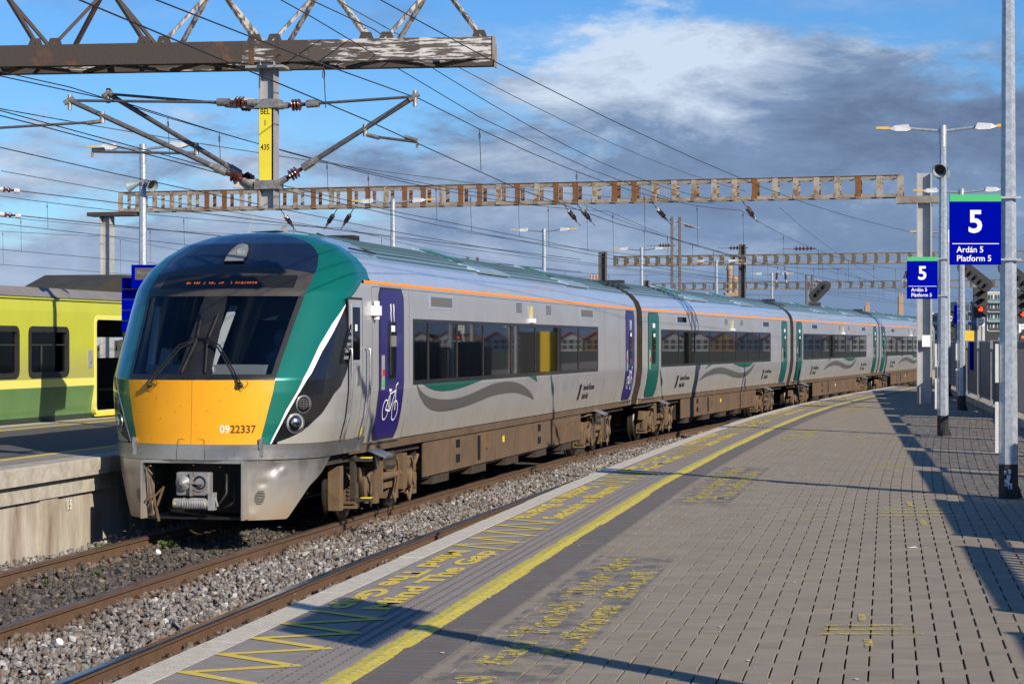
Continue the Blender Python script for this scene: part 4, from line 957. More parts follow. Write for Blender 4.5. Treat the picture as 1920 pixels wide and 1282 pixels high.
# ---------------------------------------------------------------- cab front of the leading railcar
car1 = cars[0][0]
z0f = lambda u: 0.0
zt = lambda a: 3.20-.092*a*a
K = lambda c: (lambda z: c)
pl = K(0.0)
for sd in (1, -1):
    f1 = lambda c0: (lambda z: b1(z)*c0)
    ll = lambda z: b1(z)*(.21-.08*(z-1.9)/.93)
    rr = lambda z: b1(z)*.93
    strip('yellow_panel', K(0), b1, 1.11, 1.848, 'yellow_front', car1, 16, 20, 0, sd)
    strip('windscreen_surround', K(0), b1, 1.852, 1.915, 'black_trim', car1, 14, 3, 0, sd)
    strip('windscreen_surround', K(0), b1, 2.83, zt, 'surround_grey', car1, 16, 14, .0, sd)
    strip('windscreen_surround', K(0), ll, 1.915, 2.83, 'black_trim', car1, 3, 20, 0, sd)
    strip('windscreen_surround', rr, b1, 1.915, 2.83, 'black_trim', car1, 3, 20, 0, sd)
    strip('windscreen', ll, rr, 1.915, 2.83, 'windscreen_glass', car1, 12, 24, -.006, sd)
    strip('crown', K(0), b1, zt, 3.668, 'navy', car1, 18, 40, 0, sd)
    strip('corner_pillar', b1, b2, 1.11, 3.668, 'train_green', car1, 26, 120, 0, sd)
    strip('white_flash', b2, b3, 1.115, 2.80, 'white_stripe', car1, 4, 80, 0, sd)
    strip('lamp_cluster', b3, b4, 1.12, 2.74, 'black_gloss', car1, 10, 80, 0, sd)
    strip('cab_side_mask', b4, b5, 1.2, 2.74, 'black_trim', car1, 10, 80, .0, sd)
    strip('cab_side', b5, UE, 1.11, 3.015, 'silver', car1, 14, 80, 0, sd)
    strip('cab_side', lambda z: UE(z)-.28, UE, 3.015, 3.055, 'orange_line', car1, 3, 2, .004, sd)
    strip('bumper_band', K(0), UE, .935, 1.108, 'silver_front', car1, 50, 8, .015, sd)
    strip('bumper_lip', K(0), K(1.1), .925, .936, 'black_trim', car1, 40, 1, .006, sd)
    cut = cv([(.2,.66),(.26,.705),(.606,.84),(.93,1.13)])
    o = strip('nose_skirt', K(.318), cut, .235, .925, 'silver_front', car1, 24, 30, .0, sd)
    # shallow dents
    if sd > 0:
        for v in o.data.vertices:
            for (cu_, cz, r, dp) in ((.50,.83,.10,.035),(.44,.66,.05,.02),(.56,.80,.07,-.018),(.40,.30,.08,-.012)):
                p = nose_pt(cu_, cz); dd = (v.co-p).length
                if dd < r*2: v.co += Vector((-.35, .93, 0))*dp*math.exp(-(dd/r)**2*2)
    for k in range(9):
        hz = .42+k*.018; hw = .035*math.sqrt(max(.05,1-((k-4)/4.8)**2))
        strip('grille_slot', K(.435-hw), K(.435+hw), hz, hz+.008, 'sign_black', o, 4, 1, .006, sd)
    m = MB(); p = nose_pt(sd*.40, 1.12, .02); m.obox(p, .018,.03,.06).obox(p+Vector((0,0,-.10)), .022,.008,.045); m.build('lamp_bracket','bare_steel',car1)
# coupling opening
MB().box(-.62,.62,.02,.06,.895,.93).build('opening_lip','silver_front',car1)
for w in (-.615,.615): MB().box(w-.012,w+.012,.0,.35,.25,.92).build('opening_cheek','silver_front',car1)
MB().box(-.60,.60,.75,.80,.25,.93).box(-.61,.61,.1,.8,.88,.90).box(-.6,.6,.15,.8,.24,.27).build('coupling_bay','sign_black',car1)
cp = MB(); cp.box(-.205,.205,.03,.16,.52,.79); c = cp.build('coupler','coupler_grey',car1)
b = c.modifiers.new('b','BEVEL'); b.width = .02; b.segments = 2
MB().lathe([(0,.075),(.03,.09),(.05,.06),(.09,.02)], (-.10,.02,.67), (0,-1,0), 18).build('coupler_cone','coupler_grey',c,smooth=30)
MB().lathe([(0,.095),(.012,.095),(.013,.08),(-.03,.0)], (.09,.03,.67), (0,-1,0), 18).build('coupler_cup','sign_black',c,smooth=30)
MB().lathe([(0,.10),(.02,.10),(.021,.082),(.0,.082)], (.09,.03,.67), (0,-1,0), 18).build('coupler_ring','bare_steel',c,smooth=30)
MB().box(-.015,.015,-.02,.03,.52,.79).box(-.06,.06,-.035,.02,.66,.68).box(.02,.16,-.03,.0,.66,.675).build('coupler_hook','bare_steel',c)
for w, z in ((0,.545),(0,.765)): MB().lathe([(0,.03),(.03,.03),(.031,.012)], (w,.02,z), (0,-1,0), 10).build('coupler_bolt','grimy_steel',c)
m = MB().tube([(-.23,.05,.43),(.20,.05,.43)], .06, 14); 
for k in range(14): m.lathe([(0,.064),(.008,.068),(.016,.064)], (-.12+k*.021,.05,.43), (1,0,0), 14)
m.build('ribbed_connector','connector_grey',c,smooth=40)
for w in (-.20,.17): MB().prism([(w-.015,-.012,.42),(w+.015,-.012,.42),(w,-.012,.45)],(0,-.002,0)).build('warning_mark','plate_yellow',c)
MB().box(.20,.27,.0,.10,.36,.56).tube([(.27,.05,.5),(.30,.05,.40)],.012,6).build('coupler_latch','connector_grey',c)
m = MB(); m.bar((-.54,.05,.76),(-.42,.05,.22),.03,.02).bar((-.36,.05,.62),(-.44,.05,.40),.025,.02).bar((-.54,.06,.44),(-.38,.06,.60),.02,.02).tube([(-.50,.04,.76),(-.56,.02,.84),(-.50,.0,.86)],.012,6).tube([(-.57,.02,.45),(-.47,.02,.55)],.012,6)
m.build('uncoupling_lever','grimy_steel',car1)
MB().tube([(.35,.2,.80),(.38,.12,.55),(.30,.1,.42),(.22,.12,.50)],.016,8).tube([(.45,.2,.75),(.48,.12,.45),(.36,.1,.38)],.014,8).build('brake_hose','rubber',car1,smooth='all')
# headlamps
def lamp(u, z, r, nm, warm):
    for sd in (1,-1):
        p = nose_pt(sd*u, z); n = (nose_pt(sd*u, z, .1)-p).normalized(); n.z = -.05
        a = MB()._lathe([(-.03,r*1.05),(.006,r*1.05),(.008,r*.95),(-.004,r*.93)], p, n.normalized(), 28); a = a.build(nm+'_bezel','bare_steel',car1,smooth=30)
        MB()._lathe([(.002,r*.93),(-.010,r*.6),(-.014,r*.3),(-.015,0)], p, n.normalized(), 28).build(nm+'_reflector','connector_grey' if not warm else 'lamp_white',a,smooth='all')
        if warm:
            q = p+n*.003+Vector((.0,0,.012)); MB()._lathe([(0,r*.52),(.02,r*.50),(.03,r*.40),(.034,0)], q, n.normalized(), 20).build(nm+'_lens','lamp_chrome',a,smooth='all')
        else:
            m = MB(); ex = n.cross(Vector((0,0,1))).normalized(); ez = ex.cross(n)
            for i in range(-3,4):
                for j in range(-3,4):
                    if i*i+j*j < 11: m._lathe([(0,.005),(.004,.001)], p+ex*i*.020+ez*j*.020, n.normalized(), 5)
            m.build(nm+'_led','lamp_glass_white' if False else 'sign_white',a)
        MB()._lathe([(.004,r*.95),(.016,r*.7),(.022,r*.35),(.024,0)], p, n.normalized(), 28).build(nm+'_glass','lamp_glass',a,smooth='all')
lamp(.632, 1.565, .100, 'signal_lamp', False); lamp(.592, 1.345, .112, 'headlamp', True)
# top lamp
def on_nose(pts, off): return [nose_pt(u, z, off) for u, z in pts]
tp = [(-.035,3.27),(.04,3.27),(.075,3.36),(.07,3.45),(.035,3.50),(0,3.505),(-.03,3.45),(-.045,3.36)]
tpx = [(-.115,3.27),(.115,3.27),(.125,3.34),(.105,3.42),(.06,3.48),(0,3.50),(-.06,3.48),(-.105,3.42),(-.125,3.34)]
MB().prism([Vector((w, IT(TZ,z)-.03, z)) for w, z in [(a*1.12, b+ (.012 if b > 3.3 else -.012)) for a, b in tpx]], (0,.2,0)).build('top_lamp_frame','black_trim',car1)
tl = MB().prism([Vector((w, IT(TZ,z)-.045, z)) for w, z in tpx], (0,.02,0)).build('top_lamp_glass','coupler_grey',car1)
MB()._lathe([(0,.055),(.01,.05),(.0,.0)], (.03, IT(TZ,3.39)-.05, 3.39), (0,-1,.9), 20).build('top_lamp_lens','speaker_grey',tl,smooth=30)
# destination display with broken amber dots
d = strip('destination_display', K(-.40), K(.42), 2.93, 3.09, 'sign_black', car1, 20, 4, .004, 1)
m = MB(); random.seed(3); u = -.215
for word in (1,3,0,2,4,3,0,1,0,3,2,1,0,2,1,0,0,1,0,2,3,3,2,4,3,3,2):
    if word:
        for r_ in range(2):
            for k in range(3):
                if random.random() < .80:
                    a = nose_pt(u+k*.0035, 2.985+r_*.012+.006*(k%2), .007); m.obox(a, .004, .002, .004)
    u += .0155
m.build('display_dots','led_orange',d); random.seed(11)
# wipers
for sd in (1,-1):
    w = MB(); piv = nose_pt(sd*.25,1.79,.05); top = nose_pt(sd*.028,2.30,.06); mid = nose_pt(sd*.10,2.22,.08)
    w.tube([piv, mid, top], .011, 6).tube([piv+Vector((.025*sd,0,.015)), mid+Vector((.02*sd,0,.03)), top+Vector((0,0,.02))], .009, 6)
    w = w.build('wiper_arm','black_trim',car1,smooth=40)
    MB().tube([nose_pt(sd*.045,2.62,.03), nose_pt(sd*.03,2.30,.045), nose_pt(sd*.065,1.93,.03)], .012, 6).build('wiper_blade','rubber',w)
    MB()._lathe([(0,.04),(.03,.035),(.045,.02)], piv+Vector((0,.03,0)), (0,-1,.2), 12).build('wiper_pivot','black_trim',w,smooth=30)
    MB().tube([piv+Vector((.03,0,0)),piv+Vector((.07,-.01,-.03)),piv+Vector((.11,0,.02)),piv+Vector((.09,0,.05))],.005,5).build('washer_hose','black_trim',w)
# unit number, hatch outline
pn = nose_pt(.26,1.283,.004); e = (nose_pt(.33,1.283,.004)-nose_pt(.19,1.283,.004)).normalized()
for k, ch in enumerate('0922337'):
    u = .172+k*.0285; e = (nose_pt(u+.01,1.283,.004)-nose_pt(u-.01,1.283,.004)).normalized()
    put_text(ch, .125, 'sign_white' if k < 2 else 'sign_black', car1, basis(nose_pt(u,1.283,.005), e, Vector((0,.0,1))), .0008, .001, 'CENTER', .95, 'unit_number')
m = MB()
for (ua,za,ub,zb_) in ((-.085,.94,-.085,1.03),(-.085,1.03,-.075,1.17),(-.075,1.17,.075,1.17),(.075,1.17,.085,1.03),(.085,1.03,.085,.94)):
    m.tube([nose_pt(ua,za,.018 if za<1.11 else .004), nose_pt(ub,zb_,.018 if zb_<1.11 else .004)], .003, 4)
m.build('hatch_seam','rubber',car1)
MB().tube([nose_pt(0,z,.0005) for z in np.linspace(1.115,1.845,8)], .0022, 4).build('panel_crease','grimy_panel',car1)
random.seed(21); m = MB()
for k in range(90):
    u = random.uniform(-.42,.42); z = random.uniform(1.14,1.84) if k % 3 else random.uniform(.45,1.1)
    if z < .93 and abs(u) < .34: continue
    p = nose_pt(u,z,.0165 if .93<z<1.11 else .002); r = random.uniform(.0015,.0045); m.obox(p, r, .0006, r*random.uniform(.6,1.6))
o = m.build('insect_specks','grime_and_shade',car1); o['kind'] = 'stuff'; random.seed(12)
# cab interior
MB().box(-1.2,1.2,2.1,2.14,1.1,3.2).build('cab_back_wall','cab_dark',car1)
MB().box(-.72,.72,.42,1.0,1.70,2.02).build('driver_desk','cab_inner',car1)
MB().prism([(.02,.35,1.93),(.11,.35,1.93),(.13,1.1,2.72),(.04,1.1,2.72)],(0,.05,0)).build('cab_mullion','sign_white',car1)
MB().prism([(-.80,.55,1.93),(-.70,.55,1.93),(-.85,1.1,2.72),(-.92,1.1,2.72)],(0,.05,0)).build('cab_mullion','sign_white',car1)
MB().prism([(-.68,.6,1.95),(-.45,.6,1.95),(-.55,.7,2.18),(-.66,.7,2.22)],(0,.2,0)).build('cab_cabinet','cab_inner',car1)
MB().box(-.95,.95,1.3,1.34,2.55,2.9).build('sun_blind','saloon_floor',car1)
MB().box(-1.2,1.2,.9,2.1,1.1,1.2).build('cab_floor','saloon_floor',car1)
# driver just visible behind the right pane: head and shoulders
drv = MB()._lathe([(0,.07),(.06,.10),(.14,.105),(.20,.08),(.235,.0)], (.55,1.55,2.22), (0,0,1), 16)._lathe([(-.55,.20),(-.1,.22),(0,.09)], (.55,1.6,2.22), (0,0,1), 16)
o = drv.build('person','seat_cloth',None,smooth='all'); o.matrix_world = Matrix.Translation(car1.location) @ Matrix.Rotation(car1.rotation_euler.z,4,'Z'); tag(o,'driver in dark clothes barely seen behind the right windscreen pane','person')
# cab door with handrails, cab side window
cd = side_patch('cab_door', 1.50, 2.02, 1.07, 2.80, .008, 'silver', car1, 1, 14); 
side_patch('door_seal', 1.47, 2.05, 1.05, 2.83, .003, 'rubber', cd, 1, 14)
side_patch('door_frame', 1.585, 1.95, 2.03, 2.75, .014, 'roof_silver', cd, 1, 4); side_patch('door_window', 1.62, 1.90, 2.07, 2.71, .019, 'window_glass_dark', cd, 1, 4)
side_patch('sticker', 1.70, 1.78, 2.42, 2.50, .022, 'sign_white', cd, 1, 1); side_patch('lock_plate', 1.80, 1.90, 1.76, 2.00, .02, 'bare_steel', cd, 1, 2)
for t in (1.42, 2.16):
    pts = [(BW(h)+.06, t+(.02 if h>1.3 else 0), h) for h in np.linspace(2.20,1.12,9)]
    MB().tube([(BW(2.2),t,2.22)]+pts+[(BW(1.1),t,1.10)], .016, 8).build('grab_rail','bare_steel',car1,smooth='all')
side_patch('data_plate', 2.22, 2.34, 1.14, 1.22, .005, 'plate_yellow', car1, 1, 1); side_patch('access_panel', 2.30, 2.44, 1.3, 1.55, .004, 'roof_silver', car1, 1, 2)
strip('cab_side_window', lambda z: b4(z)+.12, lambda z: b5(z)-.02, 2.03, 2.50, 'window_glass_dark', car1, 5, 12, .01, 1)
for k in range(5): strip('window_blind_slat', lambda z: b4(z)+.16, lambda z: b5(z)-.10, 2.08+k*.08, 2.12+k*.08, 'coupler_grey', car1, 4, 1, .013, 1)
MB().box(1.41,1.50,2.42,2.58,2.62,2.74).box(1.43,1.48,2.48,2.55,2.57,2.80).build('side_camera','sign_white',car1)
# plain roof between cab and ribs
V = []; F = []; ws = np.linspace(-1.22,1.22,31)
for w in ws: z = 3.70-.37*(abs(w)/1.22)**2.3; V += [(w,T_END,z-.03),(w,3.58,z+.004)]
MB().add(V, [(2*i,2*i+1,2*i+3,2*i+2) for i in range(30)]).build('cab_roof','roof_teal',car1,smooth='all')
for (a, b, t0, t1) in ((.25,.62,2.6,3.1),(.05,-.30,2.75,3.25)):
    MB().prism([(a,t0,3.70-.37*(abs(a)/1.22)**2.3+.012),(b,t0,3.70-.37*(abs(b)/1.22)**2.3+.012),(b,t1,3.70-.37*(abs(b)/1.22)**2.3+.022),(a,t1,3.70-.37*(abs(a)/1.22)**2.3+.022)],(0,0,.006)).build('roof_window','hatch_green',car1)
MB().tube([(1.06,2.6,3.47),(1.12,3.55,3.44)],.012,5).tube([(1.12,3.55,3.44),(.3,3.6,3.72)],.012,5).build('roof_gutter','rubber',car1)
MB().prism([(.0,3.0,3.71),(.0,3.2,3.71),(.0,3.1,3.80)],(.05,0,0)).build('roof_aerial','grey_post',car1)
tmp = MB(); tmp.tube([nose_pt(u,z,.004) for u,z in ((0,3.664),(.35,3.655))],.001,3)

# ---------------------------------------------------------------- the lime green train beyond the island platform
gd = math.atan(.225); GO = Vector((-8.45-.225*33, 0, 0))
gt = empty('electric_train', GO, -gd, 'lime green electric train with one door standing open across the island platform', 'train')
wins = [(34.93-1.92*k, 36.45-1.92*k) for k in range(0,5)] + [(40.2+1.92*k, 41.72+1.92*k) for k in range(3)]
def gwall():
    ts = sorted(set([24,52]+[a for w in wins for a in w]+[37.60,39.22])); hs = [-.30,.10,.605,.745,.80,1.63,1.83,1.92,2.15]
    mats = ['dart_dark','dart_green','dart_stripe','dart_lime','dart_lime','dart_lime','dart_lime','dart_lime']; names = ['lower_edge','lower_side','side_stripe']+['upper_side']*5
    groups = {}
    for j in range(8):
        m = groups.setdefault((names[j],mats[j]), MB())
        for i in range(len(ts)-1):
            a, b = ts[i], ts[i+1]
            if hs[j] >= .8 and hs[j+1] <= 1.63 and any(w[0] <= a < w[1] for w in wins): continue
            if 37.5 < a < 39.0 and .09 < hs[j] < 1.8: continue
            x0 = -.10 if hs[j] < 0 else (-.07 if hs[j] < .3 else 0); x1 = -.07 if hs[j] < 0 else 0; x2 = -.03 if hs[j] > 1.85 else 0
            m.add([(x0,a,hs[j]),(x0,b,hs[j]),(x1 if j<2 else x2,b,hs[j+1]),(x1 if j<2 else x2,a,hs[j+1])],[(0,1,2,3)])
    for (n, mt), m in groups.items(): m.build(n, mt, gt)
gwall()
MB().box(-2.9,-.04,24,52,2.15,2.17).build('cantrail','dart_dark',gt)
MB().prism([(-.04,24,2.15),(-.25,24,2.34),(-2.6,24,2.34),(-2.9,24,2.15)],(0,28,0)).build('roof','dart_roof',gt)
MB().box(.0,.012,24,52,2.125,2.15).build('gutter','dart_lime',gt)
MB().prism([(-.7,39.2,2.345),(-.7,39.3,2.44),(-.7,40.3,2.72),(-.7,48,2.78),(-.7,48,2.345)],(-1.6,0,0)).build('roof_pod','pod_brown',gt)
MB().box(-2.9,-.1,24,52,-.15,.06).build('floor','saloon_floor',gt); MB().box(-2.9,-2.85,24,52,.06,1.05).box(-2.9,-2.85,24,52,1.5,2.15).build('far_wall','dart_dark',gt)
MB().box(-2.8,-.1,24,52,-1.2,-.3).build('underframe','grime_and_shade',gt)
def rrect(y0,y1,z0,z1,r,n=5):
    P_ = []
    for cy,cz,a0 in ((y1-r,z1-r,0),(y0+r,z1-r,90),(y0+r,z0+r,180),(y1-r,z0+r,270)):
        for k in range(n+1): a = rad(a0+90*k/n); P_.append((cy+r*math.cos(a), cz+r*math.sin(a)))
    return P_
def ringframe(name,y0,y1,z0,z1,w,x0,x1,r,mat,par,outw=0):
    A = rrect(y0-outw,y1+outw,z0-outw,z1+outw,max(r,.01)); B = rrect(y0+w,y1-w,z0+w,z1-w,max(r-w,.01)); n = len(A); V = [(x1,a,b) for a,b in A]+[(x1,a,b) for a,b in B]+[(x0,a,b) for a,b in B]+[(x0,a,b) for a,b in A]
    F = [(i,(i+1)%n,n+(i+1)%n,n+i) for i in range(n)]+[(n+i,n+(i+1)%n,2*n+(i+1)%n,2*n+i) for i in range(n)]+[(3*n+i,3*n+(i+1)%n,(i+1)%n,i) for i in range(n)]
    return MB().add(V,F).build(name,mat,par)
for a, b in wins:
    f = ringframe('window', a-.03, b+.03, .77, 1.66, .10, -.06, .014, .14, 'rubber', gt)
    MB().box(-.035,-.03,a+.03,b-.03,.83,1.60).build('pane','window_glass',f)
    MB().box(-.03,-.012,a+.5,a+.53,.85,1.35).box(-.03,-.012,a+.05,b-.05,1.33,1.35).build('vent_bar','dart_dark',f)
df = ringframe('door_frame', 37.55, 39.27, .05, 1.885, .085, -.12, .012, .16, 'dart_stripe', gt)
MB().box(.0,.05,37.55,39.27,.035,.065).build('door_step','plate_yellow',gt)
MB().box(.0,.012,37.28,37.46,.93,1.24).build('door_control','grey_post',gt); MB().lathe([(0,.03),(.012,.03)],(.012,37.38,1.03),(1,0,0),12).build('door_button','balcony_teal',gt)
for y in (39.05,39.15): MB().box(-.10,-.07,y,y+.03,.1,1.8).build('door_edge','rubber',gt)
MB().box(-.75,-.70,37.9,38.9,.1,1.15).build('draught_screen','cab_dark',gt); MB().tube([(-.6,38.0,.82),(-.6,38.95,.82)],.018,8).tube([(-1.2,37.8,.1),(-1.2,37.8,2.0)],.018,8).build('grab_pole','plate_yellow',gt)
MB().box(-.35,-.2,37.75,37.95,.1,.42).build('white_bin','sign_white',gt)
for k in range(9): MB().box(-2.6,-1.75,25+k*1.92,25.45+k*1.92,.45,1.05).build('seat','seat_cloth',gt)

# ---------------------------------------------------------------- near truss gantry
g1y = 20.35; gh = heading(g1y); ga = gh*.62; AX = Vector((math.cos(ga), -math.sin(ga), 0)); AY = Vector((math.sin(ga), math.cos(ga), 0))
GE = Vector((-.19, g1y, 0))
gan = empty('overhead_gantry', (0,0,0), 0, 'big weathered truss gantry with flaking white paint on its right end, close above the train', 'gantry')
def gp(u, v, z): return GE + AX*u + AY*v + Vector((0,0,z+.045))
m = MB(); m.bar(gp(-.0,0,4.315), gp(-.75,0,4.315), .12, .22); m.build('lower_chord','girder_white',gan)
m = MB(); m.bar(gp(-.752,0,4.315), gp(-1.9,0,4.315), .12, .22); m.build('lower_chord','girder_mid',gan)
m = MB(); m.bar(gp(-1.902,0,4.315), gp(-2.6,0,4.315), .12, .22); m.build('lower_chord','old_girder',gan)
m = MB(); m.bar(gp(-2.602,0,4.315), gp(-9.5,0,4.315), .12, .22); m.build('lower_chord','old_girder_dark',gan)
MB().bar(gp(-.055,.55,4.315), gp(-9.5,.55,4.315), .12, .22).build('lower_chord','old_girder',gan)
MB().box(-.0,.0,0,0,0,0) if False else None
for v in (0,.55): m = MB(); m.bar(gp(.012 if v==0 else -.043,v,4.315), gp(-.0 if v==0 else -.055,v,4.315), .15, .245); m.build('end_plate','weathered_chord',gan)
MB().bar(gp(-9.5,.275,5.04), gp(-.75,.275,5.04), .09, .09).build('upper_chord','old_girder_dark',gan)
for k in range(10):   # flat soffit lacing
    MB().bar(gp(-.2-k*.95,0,4.215), gp(-.67-k*.95,.55,4.215), .10, .02).bar(gp(-.67-k*.95,.55,4.212), gp(-1.15-k*.95,0,4.212), .10, .02).build('soffit_lacing','old_girder_dark',gan)
tops = [-.62-1.17*k for k in range(8)]
for k, u in enumerate(tops):
    for v in (0,.55):
        for du, nm in ((.50,1),(-.50,-1)):
            mt = 'peeling_bar' if k < 3 else 'old_girder_dark'
            MB().bar(gp(u+du*.12,.275,5.0), gp(u+du,v,4.42), .045, .035).build('diagonal_brace', mt, gan)
for k, u in enumerate(tops):
    for v in (-.012,.562):
        for du in (.48,-.48): MB().prism([gp(u+du-.09,v,4.40),gp(u+du+.09,v,4.40),gp(u+du+.05,v,4.50),gp(u+du-.05,v,4.50)], AY*.012).build('gusset_plate','old_girder_dark',gan)
MB().prism([gp(-9.4,-.15,-1.3),gp(-9.1,-.15,-1.3),gp(-9.1,.15+.55,-1.3),gp(-9.4,.7,-1.3)],(0,0,6.3)).build('mast','old_girder_dark',gan)
PX = Vector((-2.50, 20.62, 0)); M3 = Matrix.Rotation(-gh,3,'Z')
post = MB(); 
post.obox(PX+Vector((0,0,3.50))+M3@Vector((-.078,0,0)), .006, .075, .75, M3).obox(PX+Vector((0,0,3.50))+M3@Vector((.078,0,0)), .006, .075, .75, M3).obox(PX+Vector((0,0,3.50)), .074, .006, .748, M3).obox(PX+Vector((0,0,4.19)), .20,.16,.012, M3)
post = post.build('drop_post','grey_post',gan)
pl_ = MB().obox(PX+M3@Vector((-.012,-.082,3.405)), .066,.004,.385, M3).build('number_plate','plate_yellow',gan)
for t, z in (('BEL',3.735),('I',3.62),('435',3.37)): put_text(t, .082, 'sign_black', pl_, basis(PX+M3@Vector((-.012,-.088,z)), M3@Vector((1,0,0)), (0,0,1)), .0006, .0002, 'CENTER', .80)
m = MB()
for u in (-.14,.14): m.obox(PX+Vector((0,-.36,4.315))+M3@Vector((u,0,0)), .02,.03,.135, M3)
m.build('hanger_bracket','old_girder_dark',gan)
def insul(a, b, n=3, r=.045, parent=None, nm='insulator', big=False):
    a, b = Vector(a), Vector(b); d = b-a; L_ = d.length; d.normalize(); pr = [(0,.018),(.02,.026)]; step = (L_-.08)/(2*n+1); x = .04
    for k in range(n): pr += [(x,.02),(x+step*.5,r),(x+step,r*.9),(x+step*1.4,.022)]; x += step*2
    pr = [(min(p,L_),q) for p,q in pr]; return MB()._lathe(pr+[(L_,.018)], a, d, 12).build(nm,'insulator_brown',parent,smooth=40)
def fitting(a, b, r, parent): return MB().tube([a,b], r, 9).build('end_fitting','cast_fitting',parent,smooth=40)
def lerp(a, b, t): return Vector(a)+(Vector(b)-Vector(a))*t
def cantilever(root_top, root_low, tip, reg_t, reg_end, label, ins=.20):
    c = empty('catenary_cantilever', (0,0,0), 0, label, 'cantilever', 'cantilevers hanging from the near gantry')
    L1 = (Vector(tip)-Vector(root_top)).length; L2 = (Vector(tip)-Vector(root_low)).length
    for a, L_, r in ((root_top,L1,.015),(root_low,L2,.027)):
        i0, i1 = .11/L_, (.11+ins)/L_
        MB().tube([lerp(a,tip,i1+.10/L_), tip], r, 9).build('tube','tube_steel',c,smooth=40)
        fitting(lerp(a,tip,0), lerp(a,tip,i0), .034, c); insul(lerp(a,tip,i0), lerp(a,tip,i1), 3, .064, c); fitting(lerp(a,tip,i1), lerp(a,tip,i1+.13/L_), .042, c)
        if r > .02: fitting(lerp(a,tip,i1+.13/L_), lerp(a,tip,i1+.19/L_), .034, c)
    t = Vector(tip); MB().tube([t+Vector((-.06,0,-.03)),t+Vector((.04,0,.03))],.028,8).tube([t+Vector((0,0,-.10)),t+Vector((0,0,.06))],.022,8).build('messenger_clamp','cast_fitting',c,smooth=40)
    p = lerp(root_low, tip, reg_t); e = Vector(reg_end); s_ = (e-p).normalized()
    fitting(p+Vector((0,0,.04)), p+Vector((0,0,-.08)), .026, c); q = p+Vector((0,0,-.06))
    MB().tube([q+s_*.10, e], .014, 8).build('registration_arm','tube_steel',c,smooth=40); fitting(q, q+s_*.16, .022, c)
    MB().tube([e, e+Vector((0,0,-.06))],.014,6).tube([e-s_*.14+Vector((0,0,.02)), e+Vector((0,0,.02))],.02,8).build('steady_clamp','cast_fitting',c)
    return c
rt = PX+Vector((.1,-.02,3.80)); rl = PX+Vector((.1,-.02,3.005)); lt = PX+Vector((-.1,-.02,3.83)); ll_ = PX+Vector((-.1,-.02,2.99))
cantilever(rt, rl, (-.98,20.25,3.855), .64, (-.955,20.2,3.39), 'right-hand cantilever reaching over the track beside the platform')
cantilever(lt+Vector((0,-.05,0)), ll_+Vector((-.06,-.05,0)), (-4.62,20.95,3.90), .82, (-5.7,21.0,3.60), 'front one of the two left-hand cantilevers, its tip farther left')
cantilever(lt+Vector((0,.3,0)), ll_+Vector((0,.3,0)), (-4.35,21.6,4.05), .42, (-3.3-1.2,21.5,3.42), 'rear one of the two left-hand cantilevers, half behind the front one')
for z in (3.82,2.99):
    MB().obox(PX+Vector((0,.0,z)), .125,.10,.045, M3).build('arm_bracket','cast_fitting',gan)
    MB().bar(PX+Vector((-.08,.02,z)), PX+Vector((-.36,-.02,z+.02)), .06,.10).build('arm_bracket','grey_post',gan)

# ---------------------------------------------------------------- box gantries farther down the line
def box_gantry(A, B, z0, z1, bays, label, masts, depth=.45, detail=True, mesh_bays=(), bw=.13):
    g_ = empty('overhead_gantry', (0,0,0), 0, label, 'gantry'); A, B = Vector(A), Vector(B); d = (B-A).normalized(); nn = Vector((-d.y,d.x,0)); L_ = (B-A).length
    if nn.y < 0: nn = -nn
    for v in (0, depth):
        for z, up in ((z0,1),(z1,-1)):
            a = A+nn*v; b = B+nn*v
            MB().bar(a+Vector((0,0,z+.04*up)), b+Vector((0,0,z+.04*up)), .012, .08).bar(a+Vector((0,0,z)), b+Vector((0,0,z)), .07, .010).build('chord','weathered_chord',g_)
    for k in range(bays+1):
        for v in (0, depth):
            c = A+d*(L_*k/bays)+nn*(v-.012 if v == 0 else v+.012)
            rusty = (k*7+3) % 11 in (0,1,2,3,4,5,6) if 3 < k < bays*.72 else (k % 5 == 4)
            MB().bar(c+Vector((0,0,z0+.005)), c+Vector((0,0,z1-.005)), bw if v == 0 else .09, .012, nn).build('batten',('rust_batten' if rusty else 'weathered_batten') if detail else 'dull_batten',g_)
        if k < bays and detail:
            a = A+d*(L_*k/bays); MB().bar(a+Vector((0,0,z1)), a+nn*depth+d*(L_/bays)+Vector((0,0,z1)), .04,.01).build('top_lacing','weathered_chord',g_)
    for k in mesh_bays:
        m = MB(); a = A+d*(L_*k/bays)+nn*.02; w_ = L_/bays
        for i in range(8): m.bar(a+d*(w_*i/8)+Vector((0,0,z0+.08)), a+d*(w_*i/8)+Vector((0,0,z1-.06)), .004,.004)
        for i in range(7): m.bar(a+Vector((0,0,z0+.08+i*.055)), a+d*w_+Vector((0,0,z0+.08+i*.055)), .004,.004)
        m.build('wire_guard','grey_post',g_)
    for (x, y, zb_, zt_, w_, mt) in masts:
        ang = math.atan2(d.y, d.x); M_ = Matrix.Rotation(ang,3,'Z'); c = Vector((x,y,(zb_+zt_)/2)); h = (zt_-zb_)/2
        MB().obox(c+M_@Vector((-w_/2,0,0)), .012, w_*.45, h, M_).obox(c+M_@Vector((w_/2,0,0)), .012, w_*.45, h, M_).obox(c, w_/2-.013, .008, h-.001, M_).build('mast',mt,g_)
    return g_
g2 = box_gantry((-9.93,50.9,0),(8.83,45.6,0),4.70,5.20,41,'long rusty ladder gantry spanning the picture behind the first carriage',
    [(9.35,45.45,0,5.22,.30,'painted_mast'),(-10.3,51.0,-1.3,4.58,.27,'painted_mast')], mesh_bays=(12,13,14,21,22,23,24,28,29))
